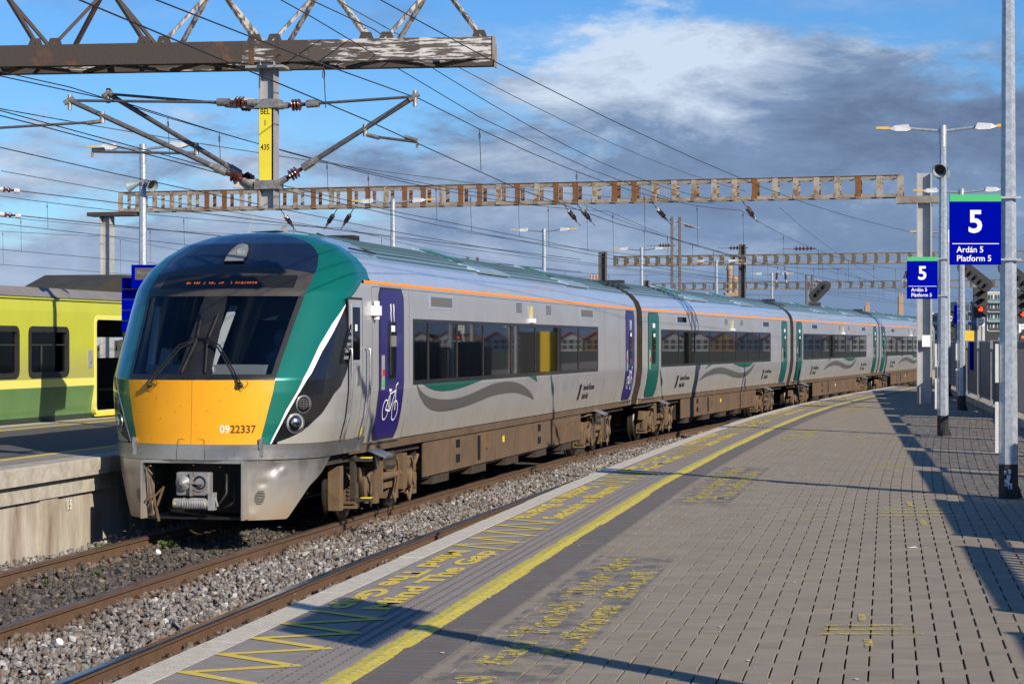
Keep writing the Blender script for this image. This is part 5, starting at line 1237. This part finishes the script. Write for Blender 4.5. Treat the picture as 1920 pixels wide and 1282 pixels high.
MB().bar((8.75,45.62,4.62),(9.65,45.37,4.62),.30,.16).build('cap_bracket','weathered_chord',g2); MB().bar((-10.75,51.13,4.64),(-9.5,50.78,4.64),.40,.10).build('cap_bracket','old_girder_dark',g2)
MB().obox((9.35,45.28,1.42),.09,.01,.13).build('notice','sign_white',g2)
g3 = box_gantry((4.47,87.2,0),(21.5,82.0,0),4.72,5.15,38,'farther ladder gantry, dull brown, behind the second and third carriages',
    [(3.95,87.3,-1.3,5.35,.30,'mast_dark'),(9.85,85.8,-1.3,5.6,.26,'mast_dark'),(21.9,81.9,-1.3,5.3,.3,'mast_dark')], detail=False, mesh_bays=(26,27,28))
g4 = box_gantry((9,128,0),(34,119,0),4.75,5.2,40,'most distant ladder gantry, tiny above the end of the train',[(8.6,128.2,-1.3,5.4,.3,'mast_dark'),(34.4,118.9,-1.3,5.4,.3,'mast_dark')], detail=False)
for (x,y,top,lb) in ((6.78,83.0,6.6,'tall dark lattice mast rising behind the second carriage'),(16.6,112,5.2,'short mast behind the third carriage'),(30.6,150,6.4,'dark lattice mast just left of the near white column'),(-1.3,66,4.2,'slim mast behind the first carriage roof'),(21,140,5.5,'slim far mast over the end of the train')):
    mm = empty('catenary_mast',(x,y,0),0,lb,'mast'); 
    for u in (-.16,.16): MB().box(u-.05,u+.05,-.08,.08,-1.4,top).build('leg_channel','mast_dark',mm)
    m = MB()
    for k in range(int((top+1)/.35)): z = -1+k*.35; m.bar((-.15,-.07,z),(.15,-.07,z+.3),.03,.02)
    m.build('lacing','mast_dark',mm); MB().tube([(-.3,0,top-.1),(1.0,0,top-.5)],.03,6).build('bracket_arm','cast_fitting',mm)
    insul((.35,0,top-.35),(.75,0,top-.45),4,.06,mm)

# ---------------------------------------------------------------- overhead wires
def wire(pts, r, name, label, mat='wire', cat='overhead wire', group='overhead wires above the tracks'):
    o = MB().tube(pts, r, 4).build(name, mat, smooth='all'); return tag(o, label, cat, group)
sup = [(-22,3.9),(20.6,3.87),(48.2,4.52),(87.5,4.55),(125,4.55),(165,4.55)]
def catenary(q, zc, lab, sup=sup, r=.006, dz=0, drop=True):
    pts = []; cts = []
    for (a, za), (b, zb_) in zip(sup[:-1], sup[1:]):
        for k in range(10):
            t = k/10; s_ = a+(b-a)*t; pts.append(P(s_, q, za+(zb_-za)*t+dz-4*.22*t*(1-t)*(1 if b-a < 30 else 2)))
    pts.append(P(sup[-1][0], q, sup[-1][1]))
    sm = wire(pts, r, 'messenger_wire', 'upper catenary wire '+lab)
    ss_ = np.arange(sup[0][0], sup[-1][0], 8.0); cp_ = [P(float(s_), q+.16*math.sin(i*1.7), zc) for i, s_ in enumerate(ss_)]
    c_ = wire(cp_, r, 'contact_wire', 'lower contact wire '+lab)
    if drop:
        for s_ in np.arange(4.5, 118, 6.3):
            for (a, za), (b, zb_) in zip(sup[:-1], sup[1:]):
                if a <= s_ < b:
                    t = (s_-a)/(b-a); z = za+(zb_-za)*t+dz-4*.22*t*(1-t)*(1 if b-a < 30 else 2)
                    d_ = MB().tube([P(s_,q,z),P(s_,q+.02,zc)],.004,4).tube([P(s_,q+.012*math.sin(a_),z-.04-.04*(1-math.cos(a_))) for a_ in np.linspace(0,6.28,7)],.004,3); d_.build('dropper','wire',sm)
catenary(-1.66, 3.37, 'over the track beside platform 5')
catenary(-4.85, 3.40, 'over the silver train', dz=.03)
catenary(-13.2, 3.55, 'over the green train', [(-22,4.2),(24,4.1),(52,4.5),(90,4.5),(130,4.5)])
catenary(-17.2, 3.45, 'over the first track beyond the green train', [(-22,4.4),(26,4.3),(54,4.5),(92,4.5),(130,4.5)])
catenary(-5.5, 3.62, 'left of the silver train', dz=.22)
catenary(-2.15, 4.3, 'of the spare line between the tracks', [(-22,4.7),(20.6,4.6),(48.2,4.75)], drop=False)
catenary(-21.5, 3.45, 'over the second track beyond the green train', [(-22,4.4),(26,4.4),(54,4.5),(92,4.5),(130,4.5)])
for k, (q0, z0_, q1, z1_, s0_, s1_) in enumerate(((-2.6,4.95,-1.5,4.95,6,48),(-2.2,4.60,-.4,4.9,4,48.5),(-1.2,4.2,3.0,5.0,14,84),(-7.4,3.9,-2.3,4.7,14,48.3),(-9.2,3.6,-3.5,4.7,15,48.5),(-6.4,3.5,-6.0,3.9,18,88),
      (-4.0,4.9,.5,4.85,46,88),(-8.0,4.0,-4.0,4.7,46,92),(-1.0,4.7,-5.5,3.7,50,130),(3.2,5.0,-2.0,4.0,52,126),(-11.,4.1,-6.0,4.0,30,110),(2.8,5.6,6.0,6.3,84,60),(-9.5,5.2,2.0,5.15,95,82),(-6,4.6,4,3.2,88,170),(4,4.6,-8,3.4,90,160),(-14,3.3,-6,4.5,70,120))):
    pts = [P(s0_+(s1_-s0_)*t/12, q0+(q1-q0)*t/12, z0_+(z1_-z0_)*t/12-.25*4*(t/12)*(1-t/12)) for t in range(13)]
    if k in (1,4,6,12): continue
    wire(pts, .006, 'feeder_wire', ['wire running from the truss gantry to the ladder gantry over the near track','','wire slanting right from under the truss gantry toward the second carriage','wire rising from the island platform toward the ladder gantry','','wire passing low behind the train nose and its roof','','wire from the ladder gantry slanting down over the second carriage','thin wire over the middle carriages slanting left to right','thin wire falling leftward from the ladder gantry to the second carriage','wire left of the train reaching the dull brown gantry','bundle wire running right from the top of the tall lattice mast','','cross wire strung level above the dull brown gantry','far wire rising over the end of the train','far wire falling leftward behind the third carriage'][k], 'wire' if k % 3 else 'wire_pale')
# strings of insulators hung under the ladder gantries
def string(p, q, label):
    e = empty('insulator_string', p, 0, label, 'insulator', 'insulators under the ladder gantries'); d = Vector(q)-Vector(p)
    MB().tube([(0,0,0), d*.3],.012,5).build('hanger_link','cast_fitting',e); insul(d*.3, d*.72, 4, .06, e); MB().tube([d*.28,d*.36],.035,6).tube([d*.68,d*.78],.035,6).build('end_cap','lamp_white',e); MB().tube([d*.75, d],.010,5).build('hanger_link','cast_fitting',e)
def on_g2(u): return Vector((-9.93,50.9,0)).lerp(Vector((8.83,45.6,0)), u)
for u, dx, lb in ((.223,.25,'first insulator string from the left mast'),(.30,-.45,'insulator string in the left half, slanting left'),(.322,-.42,'second insulator string in the left half, slanting left'),(.595,.45,'insulator string right of the middle'),(.612,.48,'insulator string right of the middle beside another'),(.705,.55,'insulator string three bays right of the pair'),(.815,.52,'insulator string nearest the right-hand mast')):
    p = on_g2(u)+Vector((0,.1,4.68)); string(p, p+Vector((dx,1.2,-.45)), lb+' under the long rusty gantry')
for u, lb in ((.40,'left-hand pair, first'),(.415,'left-hand pair, second'),(.70,'right-hand three, first'),(.715,'right-hand three, middle'),(.73,'right-hand three, last')):
    p = Vector((4.47,87.2,4.7)).lerp(Vector((21.5,82,4.7)), u); string(p, p+Vector((random.uniform(-.6,.6),.5,-.95)), 'insulator string of the '+lb+' one, under the dull brown gantry')
for (a,b,lb) in (((9.3,86,5.45),(10.1,85.8,5.45),'insulator in the level wire over the dull brown gantry, left one'),((12.1,86,5.42),(13.0,85.7,5.42),'insulator in the level wire over the dull brown gantry, right one'),((6.2,84.9,5.5),(6.9,84.7,5.5),'insulator in the level wire beside the tall lattice mast')):
    e = empty('insulator', a, 0, lb, 'insulator'); insul((0,0,0), Vector(b)-Vector(a), 5, .09, e); MB().tube([(-.5,0,0),(0,0,0)],.02,5).build('end_link','cast_fitting',e)
for (x0,y0,z0_,lb) in ((-9.6,37.6,4.25,'upper brown and white insulator at the left edge of the picture'),(-9.65,37.9,3.80,'lower brown and white insulator at the left edge of the picture')):
    e = empty('insulator', (x0,y0,z0_), 0, lb, 'insulator'); insul((0,0,0),(.30,.05,-.02),2,.05,e); MB().tube([(-.1,0,.01),(.06,0,0)],.045,8).build('end_cap','lamp_white',e); MB().tube([(.26,.04,-.02),(.36,.05,-.03)],.045,8).build('end_cap','lamp_white',e)
    wire([(x0+.3,y0,z0_-.02),P(70,-11.5,z0_+.1)], .010, 'feeder_wire', 'wire running right from the '+('upper' if z0_ > 4 else 'lower')+' insulator at the left edge','wire')
# ---------------------------------------------------------------- lamp posts
def octo(r0, r1, z0, z1, n=8):
    V = [(r*math.cos(2*math.pi*(k+.5)/n), r*math.sin(2*math.pi*(k+.5)/n), z) for z, r in ((z0,r0),(z1,r1)) for k in range(n)]
    F = [(k,(k+1)%n,n+(k+1)%n,n+k) for k in range(n)]+[tuple(range(n,2*n))]
    return V, F
def lamp_post(x, y, hd, label, height=4.35, speaker=None, strips=False, full=True):
    e = empty('lamp_post', (x,y,0), -hd, label, 'lamp post', 'double-armed lamp posts on the platforms')
    MB().add(*octo(.088,.052,.30,height)).build('pole','galvanised',e)
    MB().add(*octo(.0895,.0885,.0,.302)).build('black_base','black_paint',e)
    MB().prism([(.0,-.09,.0),(.0,-.13,.0),(.0,-.09,.12)],(.012,0,0)).prism([(.085,0,0),(.13,0,0),(.085,0,.12)],(0,.012,0)).build('base_gusset','black_paint',e)
    MB().lathe([(height-.02,.058),(height+.30,.058),(height+.302,.03)],(0,0,0),(0,0,1),12).build('bracket_sleeve','galvanised',e,smooth=40)
    for s_ in (1,-1):
        a = MB().tube([(s_*.04,0,height+.22),(s_*.30,0,height+.245),(s_*.50,0,height+.27)],.022,8).build('arm','galvanised',e,smooth=40)
        h = MB(); h.prism([(s_*.46,-.05,height+.24),(s_*.52,-.06,height+.22),(s_*.68,-.06,height+.225),(s_*.78,-.04,height+.26),(s_*.70,-.045,height+.31),(s_*.50,-.05,height+.325)],(0,.11,0))
        h.build('lamp_head','lamp_white',a); MB().prism([(s_*.74,-.035,height+.27),(s_*.80,-.035,height+.255),(s_*.97,-.03,height+.265),(s_*.97,-.03,height+.30),(s_*.78,-.035,height+.30)],(0,.07,0)).build('lamp_lens','lamp_amber',a)
    if speaker is not None:
        for ang in (speaker if isinstance(speaker, tuple) else (speaker,)):
            d = Vector((math.cos(ang),math.sin(ang),-.35)).normalized(); z = height-.35
            sp = MB()._lathe([(.04,.035),(.12,.05),(.20,.075),(.27,.11),(.275,.10),(.20,.06),(.12,.02)], Vector((0,0,z+.05)), d, 18).build('horn_speaker','speaker_grey',e,smooth=35)
            MB()._lathe([(.215,.085),(.216,.0)], Vector((0,0,z+.05)), d, 18).build('speaker_mouth','sign_black',sp)
            MB().lathe([(z-.02,.075),(z+.03,.075)],(0,0,0),(0,0,1),10).build('clamp','bare_steel',sp)
    if strips:
        for z0_, z1_ in ((1.02,1.36),(.40,.85)): MB().box(-.115,-.085,-.055,-.01,z0_,z1_).build('cover_strip','lamp_white',e)
    return e
def platform_sign(x0, x1, y, z0, z1, polex, label, ang=0.0):
    e = empty('platform_sign', (x0,y,0), ang, label, 'sign', 'platform 5 signs'); w = x1-x0; h = z1-z0
    MB().box(0,w,-.012,.012,z0,z1-.06).build('blue_board','sign_blue',e); MB().box(0,w,-.0122,.0122,z1-.0599,z1).build('green_band','sign_green',e)
    MB().box(.02,w-.02,-.0145,-.012,z0+h*.295,z0+h*.295+.006).build('white_rule','sign_white',e)
    for zz in (z0+.05, z1-.02): MB().box(w-.02,w+(polex-x1)+.09,.004,.03,zz-.012,zz+.006).build('bracket_strap','bare_steel',e)
    ex, ey = (1,0,0), (0,0,1)
    put_text('5', .275, 'sign_white', e, basis((w*.50,-.0135,z0+h*.60), ex, ey), .0008, .006, 'CENTER', 1.0, 'number')
    put_text('Ardán 5\nPlatform 5', .074, 'sign_white', e, basis((w*.13,-.0135,z0+h*.150), ex, ey), .0008, .0006, 'LEFT', .98)
    return e
hd_ = heading(18)
lamp_post(4.385,17.72,hd_,'nearest lamp post, rising out of the top of the picture beside the larger 5 sign', 5.0, None, True)
near_post = [o for o in S.objects if o.get('category') == 'lamp post'][-1]
for z_ in (2.10,2.62,3.6): MB().lathe([(z_,.080-.0072*z_+.004),(z_+.025,.080-.0072*z_+.004)],(0,0,0),(0,0,1),8).build('strap_band','bare_steel',near_post)
for (a_, z_, s_) in ((-1.75,.14,.030),(-1.60,.19,.022),(-1.45,.11,.026),(-1.9,.23,.016),(-1.5,.24,.02)):
    c_ = Vector((math.cos(a_)*.0875,math.sin(a_)*.0875,z_)); MB().obox(c_, s_*.7,.003,s_, Matrix.Rotation(a_+1.57,3,'Z')).build('scuff','graffiti_white',near_post)
lamp_post(6.36,29.6,heading(30),'second lamp post on the right carrying the smaller-looking 5 sign and a horn speaker', 4.28, (-1.75, 1.6), True)
lamp_post(9.17,40.9,heading(41),'third lamp post on the right between the signs, by the fence', 4.22, None, True)
lamp_post(11.3,52.0,heading(52),'fourth lamp post on the right, mostly hidden behind the second', 4.0)
lamp_post(2.42,6.1,hd_,'lamp post just out of frame whose sign throws the large shadow on the platform edge', 5.0)
platform_sign(3.845,4.295,17.62,2.055,2.67,4.385,'large-looking blue platform 5 sign on the nearest lamp post')
platform_sign(5.81,6.26,29.5,2.02,2.635,6.36,'smaller-looking blue platform 5 sign on the second lamp post')
e = empty('station_sign',(2.30,6.1,0),-hd_,'long blue station sign out of frame whose shadow falls on the painted words','sign'); MB().box(-.015,.015,-.62,.62,2.24,2.62).build('blue_board','sign_blue',e); MB().box(0,.12,-.05,.05,2.3,2.32).box(0,.12,-.05,.05,2.52,2.54).build('bracket_strap','bare_steel',e)
for x, y, h, sp, lb in ((-6.0,32.6,4.3,(3.4,-.5),'lamp post with two horn speakers on the island platform left of the train nose'),(-2.66,44.8,4.28,None,'lamp post rising behind the roof of the leading railcar'),(.9,56.2,4.28,None,'lamp post behind the rear end of the leading railcar'),
        (4.33,67,4.26,None,'lamp post behind the front end of the second carriage'),(7.85,77,4.26,None,'lamp post behind the middle of the second carriage'),(11.8,91,4.26,None,'lamp post behind the third carriage near the feather signal'),(-9.3,21.2,4.3,None,'lamp post of the island platform outside the left of the picture')):
    lamp_post(x,y,heading(y),lb,h,sp)
MB().box(-.09,-.075,-.2,.2,0,0) if False else None
b_ = empty('direction_sign',(9.02,40.7,0),-.1,'small blue sign seen edge-on on the third right-hand lamp post','sign'); MB().box(-.03,.0,-.16,.16,1.75,2.14).build('blue_board','sign_blue',b_); MB().box(0,.12,-.02,.02,1.82,1.84).box(0,.12,-.02,.02,2.05,2.07).build('bracket_strap','bare_steel',b_)
# blue train display on the island platform
ds = empty('train_display',(-6.0,32.6,0),-.1,'blue electronic train display on the island lamp post','display')
MB().box(-.03,.65,-.55,-.12,2.24,2.62).build('housing','sign_blue',ds); MB().box(.03,.60,-.553,-.55,2.38,2.57).build('screen','grey_swoosh',ds); put_text('Maynooth', .085, 'connector_grey', ds, basis((.06,-.556,2.49),(1,0,0),(0,0,1)), .0005, 0, 'LEFT', .9)
MB().box(-.25,.05,-.35,-.05,1.55,2.42).build('speaker_box','sign_blue',ds)
for k in range(4): MB().box(-.245,.045,-.358,-.35,1.72+k*.17,1.735+k*.17).build('louvre','navy',ds)
MB().box(-.3,.3,-.3,.0,.62,1.55).build('notice_case','sign_blue',ds) if False else None

# ---------------------------------------------------------------- signals
def signal(x, y, label, feather, plate, lit=True, zbase=2.17, s=1.0, mirror=1, body=True):
    e = empty('railway_signal', (x,y,0), 0, label, 'signal', 'colour light signals')
    MB().box(-.05,.05,.15,.25,-1.3,zbase).build('post','grey_post',e)
    b = MB().box(-.22*s,.22*s,-.02,.06,zbase,zbase+.93*s).build('backboard','signal_black',e)
    for k in range(3):
        z = zbase+(.26+.24*k)*s; m = MB(); n = 14; V = []; F = []
        for a in range(n+1):
            t = math.pi*a/n; V += [(.085*s*math.cos(t),-.02,z+.085*s*math.sin(t)),(.085*s*math.cos(t),-.24,z+.085*s*math.sin(t)-.01)]
        F = [(2*i,2*i+1,2*i+3,2*i+2) for i in range(n)]; m.add(V,F).build('lamp_hood','signal_panel',b)
        MB()._lathe([(0,.075*s),(.01,.06*s),(.018,0)], (0,-.022,z), (0,-1,0), 18).build('signal_lens','signal_red' if k == 0 and lit else 'sign_black',b,smooth='all')
    if feather:
        a = .90; M_ = Matrix.Rotation(-a*mirror,3,'Y'); c = Vector((-.17*mirror,0,zbase+1.27*s)); L_ = .62*s; wd = .20*s
        poly = [(-wd*.5,-L_),(wd*.5,-L_),(wd,-L_+.12),(wd,L_-.12),(wd*.5,L_),(-wd*.5,L_),(-wd,L_-.12),(-wd,-L_+.12)]
        f = MB().prism([c+M_@Vector((p,-.05,q)) for p,q in poly],(0,.08,0)).build('route_board','signal_panel',e)
        for k in range(5):
            q = c+M_@Vector((0,-.05,-.42*s+k*.20*s)); MB()._lathe([(0,.05*s),(.12,.045*s),(.121,.0)], q, (0,-1,-.1), 12).build('route_lamp','sign_black',f)
        MB().box(-.04,.04,.0,.05,zbase+.9*s,zbase+1.0*s).build('neck','signal_black',e)
    if plate:
        MB().box(-.12*s,.12*s,-.03,-.02,zbase-.27*s,zbase-.03*s).build('number_plate','sign_white',e); put_text('DC\n'+plate, .105*s, 'sign_black', e, basis((0,-.032,zbase-.15*s),(1,0,0),(0,0,1)), .0005, .001, 'CENTER', .95)
    return e
signal(14.48,62,'red signal with slanted route board above the fence beside the third lamp post',True,'357')
signal(15.42,60.5,'red signal at the right edge of the picture beyond the nearest lamp post',True,'356',zbase=1.98,s=1.08)
MB()
e = empty('ground_signal',(15.4,60,0),0,'small black shunting signal with a red light at the right edge above the fence','signal'); MB().prism([(-.22,0,1.40),(.25,0,1.40),(.25,0,1.78),(.05,0,1.85),(-.12,0,1.75)],(0,.15,0)).build('case','signal_black',e)
for dx, dz in ((-.12,1.55),(.10,1.53)): MB()._lathe([(0,.04),(.01,0)],(dx,-.002,dz),(0,-1,0),12).build('signal_lens','signal_red',e)
MB().box(-.22,.25,-.01,-.005,1.37,1.45).build('number_plate','sign_white',e); MB().box(-.04,.04,.05,.12,-1.3,1.4).build('post','grey_post',e)
# signal seen from the side behind the third carriage
e = empty('railway_signal',(15.05,98,0),0,'unlit black signal with a slanted route board rising behind the third carriage','signal'); zz = lambda y: 1.365+(643.7-y)*98/3760
X_ = lambda x: (x-960)/3760*98-15.05
fb = MB().prism([(X_(a),0,zz(b)) for a,b in ((1518,552),(1543,527),(1550,526.5),(1557,532),(1557,541),(1533,566),(1527,566.5),(1519,558))],(0,.25,0)).build('route_board','signal_panel',e)
for a, b in ((1546,536),(1537,545),(1532,551)): MB()._lathe([(0,.09),(.15,.08),(.151,0)],(X_(a),0,zz(b)),(0,-1,-.1),12).build('route_lamp','sign_black',fb)
MB().box(X_(1517),X_(1539),.0,.2,zz(640),zz(567)).build('backboard','signal_black',e); MB()._lathe([(0,.16),(.2,.15),(.201,0)],(X_(1528),0,zz(575)),(0,-1,0),14).build('lamp_hood','signal_panel',e); MB().box(X_(1526),X_(1530),.1,.3,-1.3,zz(640)).build('post','grey_post',e)
for (x,y,lb) in ((15.15,66,'yellow and black crate-shaped cabinet behind the fence'),):
    c = empty('equipment_cabinet',(x,y,0),0,lb,'cabinet'); MB().box(-.30,.06,0,.5,-1.3,1.78).build('yellow_end','crate_yellow',c); MB().box(.065,.85,0,.5,-1.3,1.76).build('body','signal_black',c)
e = empty('railway_signal',(27.1,124,0),0,'small far signal beyond the end of the train beside the second lamp post','signal'); MB().box(-.3,.3,0,.2,1.6,3.4).build('backboard','signal_panel',e); MB().box(-.06,.06,.2,.3,-1.3,1.6).build('post','grey_post',e)
for k in range(2): MB()._lathe([(0,.16),(.02,0)],(0,-.01,2.1+k*.8),(0,-1,0),12).build('signal_lens','sign_white' if k else 'sign_black',e)
for (x,y,top,lb) in ((14.75,60,5.2,'slender pole standing beyond the fence left of the nearest lamp post'),(14.9,63.5,3.0,'grey pole right behind the red signal')):
    MB().tube([(0,0,-1.3),(0,0,top)],.075,10).build('pole_tmp','grey_post') if False else None
    o = MB().tube([(0,0,-1.3),(0,0,top)],.075,10).build('pole','painted_mast',None,(x,y,0),smooth=40); tag(o,lb,'pole')

# ---------------------------------------------------------------- far buildings, chimneys, trees, crane
def block(x0,x1,y,z0,floors,fh_,mat,label,bal=False,dep=14,nwin=5,pane='building_dark'):
    e = empty('building',(x0,y,0),0,label,'building','buildings beyond the fence'); w = x1-x0; H = floors*fh_
    MB().box(0,w,0,dep,z0,z0+H).build('wall',mat,e); MB().box(-.3,w+.3,-.3,dep+.3,z0+H,z0+H+.5).build('roof',mat,e)
    for f in range(floors):
        z = z0+f*fh_
        for k in range(nwin):
            a = w*(k+.15)/nwin; b = w*(k+.85)/nwin; f_ = MB().box(a,b,-.15,-.002,z+.7,z+fh_-.5).build('window',pane,e)
            MB().box((a+b)/2-.06,(a+b)/2+.06,-.2,-.151,z+.7,z+fh_-.5).build('glazing_bar',mat,f_)
        if bal: MB().box(.2,w-.2,-1.5,-.3,z+.05,z+.25).build('balcony_slab',mat,e); MB().box(.2,w-.2,-1.52,-1.46,z+.25,z+1.2).build('balcony_front','balcony_teal' if f % 2 else 'building_dark',e)
    return e
block(154.0,160.5,650,-1,6,3.1,'building_white','white apartment block with teal balconies between the red signal and the nearest lamp post',True,14,3)
block(145.5,153.5,655,-1,5,3.1,'building_blue','blue-grey office block just behind the red signal',False,14,6,'building_dark')
block(140,145.2,668,-1,4,3.0,'building_white','low pale building left of the blue-grey office block',False,12,3)
block(161.5,175,655,-1,6,3.0,'building_blue','long blue-grey building at the right edge behind the signals',False,14,9)
block(120,133,700,-1,3,3.0,'brick_tan','low tan building beyond the end of the train',False,12,6)
for k in range(18):   # terrace beyond the fence, seen mirrored in the carriage windows
    x_, y_ = 236+7.4*k, 628-3.9*k; e = empty('terraced_house',(x_,y_,-1.3),1.085,['first','second','third','fourth','fifth','sixth','seventh','eighth','ninth','tenth','eleventh','twelfth','thirteenth','fourteenth','fifteenth','sixteenth','seventeenth','last'][k]+' house of the far gabled terrace mirrored in the carriage windows','house','terraced houses right of the picture')
    mt = ['building_white','brick_tan','building_white','painted_mast','brick_tan','building_white','brick_tan','building_white','building_blue'][(k*5)%9]
    MB().prism([(0,0,0),(0,7.5,0),(0,7.5,4.0),(0,3.75,6.2),(0,0,4.0)],(8,0,0)).build('wall',mt,e); MB().prism([(-.3,-.3,3.9),(-.3,3.75,6.35),(-.3,7.8,3.9),(-.3,7.8,4.3),(-.3,3.75,6.8),(-.3,-.3,4.3)],(8.6,0,0)).build('roof','roof_slate_red',e)
    for a in (.8,3.1,5.4):
        for z in (.8,2.6): MB().box(-.05,-.0,a,a+1.4,z,z+1.3).build('window','building_dark',e)
tw = empty('tower',(33.0,300,0),0,'tan stone tower with round turrets rising over the second carriage','tower')
MB().box(-.9,.9,0,2,-1,8.4).build('shaft','brick_tan',tw); MB().box(-1.1,1.1,-.2,2.2,8.4,8.9).build('cornice','brick_tan',tw)
for x,h in ((-.35,13.4),(.45,11.6)): MB().lathe([(8.9,.42),(h-1.2,.42),(h-.9,.55),(h-.3,.35),(h,.05)],(x,.8,0),(0,0,1),12).build('turret','brick_tan',tw,smooth=30)
for (x,y,h,lb) in ((8.2,200,8.2,'brick chimney stack with clay pots over the rear of the leading railcar'),(9.1,202,7.6,'lower brick chimney stack beside a taller one'),(81.5,420,12,'pale twin-topped chimney over the last carriage'),(74.5,420,10,'dark chimney over the last carriage')):
    c = empty('chimney',(x,y,0),0,lb,'chimney'); MB().box(-.5,.5,0,1,-1,h-.9).build('stack','brick_tan',c)
    for dx in (-.3,0,.3): MB().lathe([(h-.9,.13),(h,.10)],(dx,.5,0),(0,0,1),10).build('clay_pot','terracotta',c)
cr = empty('crane',(-67.5,500,0),0,'distant white crane jib poking above the train nose','crane')
m = MB()
for k in range(9): a = k*1.1; m.bar((a*.35,0,24+a),((a+1.1)*.35,0,24+a+1.1),.12,.12).bar((a*.35+.8,0,24+a),((a+1.1)*.35+.6,0,24+a+1.1),.12,.12).bar((a*.35,0,24+a),(a*.35+.8,0,24+a+1.1),.08,.08)
m.build('jib','painted_mast',cr); MB().box(.2,.8,0,.6,-1,24).build('tower_mast','painted_mast',cr)
# bare trees and low growth
def bare_tree(x,y,h,label):
    e = empty('bare_tree',(x,y,-1.3),0,label,'tree'); m = MB(); tw_ = MB()
    m.tube([(0,0,0),(.1,0,h*.3),(0,.1,h*.55)],[.16,.12,.07],7)
    def br(p,d,l,r,n):
        q = p+d*l; (m if n > 1 else tw_).tube([p,q],[r,r*.6],4,False)
        if n:
            for _ in range(4 if n > 1 else 5): dd = (d+Vector((random.gauss(0,.45),random.gauss(0,.45),random.gauss(.1,.3)))).normalized(); br(q,dd,l*.68,r*.55,n-1)
    for k in range(5): br(Vector((0,0,h*(.3+.07*k))),Vector((random.gauss(0,.5),random.gauss(0,.5),1)).normalized(),h*.24,.05,3)
    m.build('trunk','bark',e); t = tw_.build('twigs','bark',e); t['kind'] = 'stuff'
bare_tree(-33.5,140,5.7,'bare tree top farther left beyond the green train roof'); bare_tree(-30.5,138,5.9,'bare tree top beyond the green train roof, next to the pod'); bare_tree(-36,142,5,'bare tree at the left edge beyond the green train')
V = []; F = []; xs = np.arange(-700,700,1.2); hh = 3.0+1.6*np.sin(xs*.05)+1.2*np.sin(xs*.21+1)+rng.normal(0,.5,len(xs))
for x_, h_ in zip(xs, hh): V += [(x_,760+rng.normal(0,2),-2),(x_,760+rng.normal(0,2),h_),(x_,766,h_*.9),(x_,770,-2)]
n = len(xs); F = [(4*i+j,4*i+4+j,4*i+5+j,4*i+1+j) for i in range(n-1) for j in range(3)]
o = MB().add(V,F).build('treeline','far_hedge'); tag(o,'dark far-off line of trees along the horizon','trees',kind='stuff')
# clutter of far cabinets and rails beyond the platform end
for (x,y,w,h,lb) in ((24.2,112,.9,1.6,'grey trackside cabinet beyond the end of the train'),(26.5,118,.7,1.2,'smaller trackside cabinet beyond the platform end'),(31.0,135,1.5,2.0,'farthest pale trackside hut')):
    c = empty('trackside_cabinet',(x,y,0),0,lb,'cabinet'); MB().box(-w/2,w/2,0,.6,-1.3,-1.3+h).build('body','grey_post',c); MB().box(-w/2-.05,w/2+.05,-.05,.65,-1.3+h,-1.22+h).build('lid','grey_post',c)
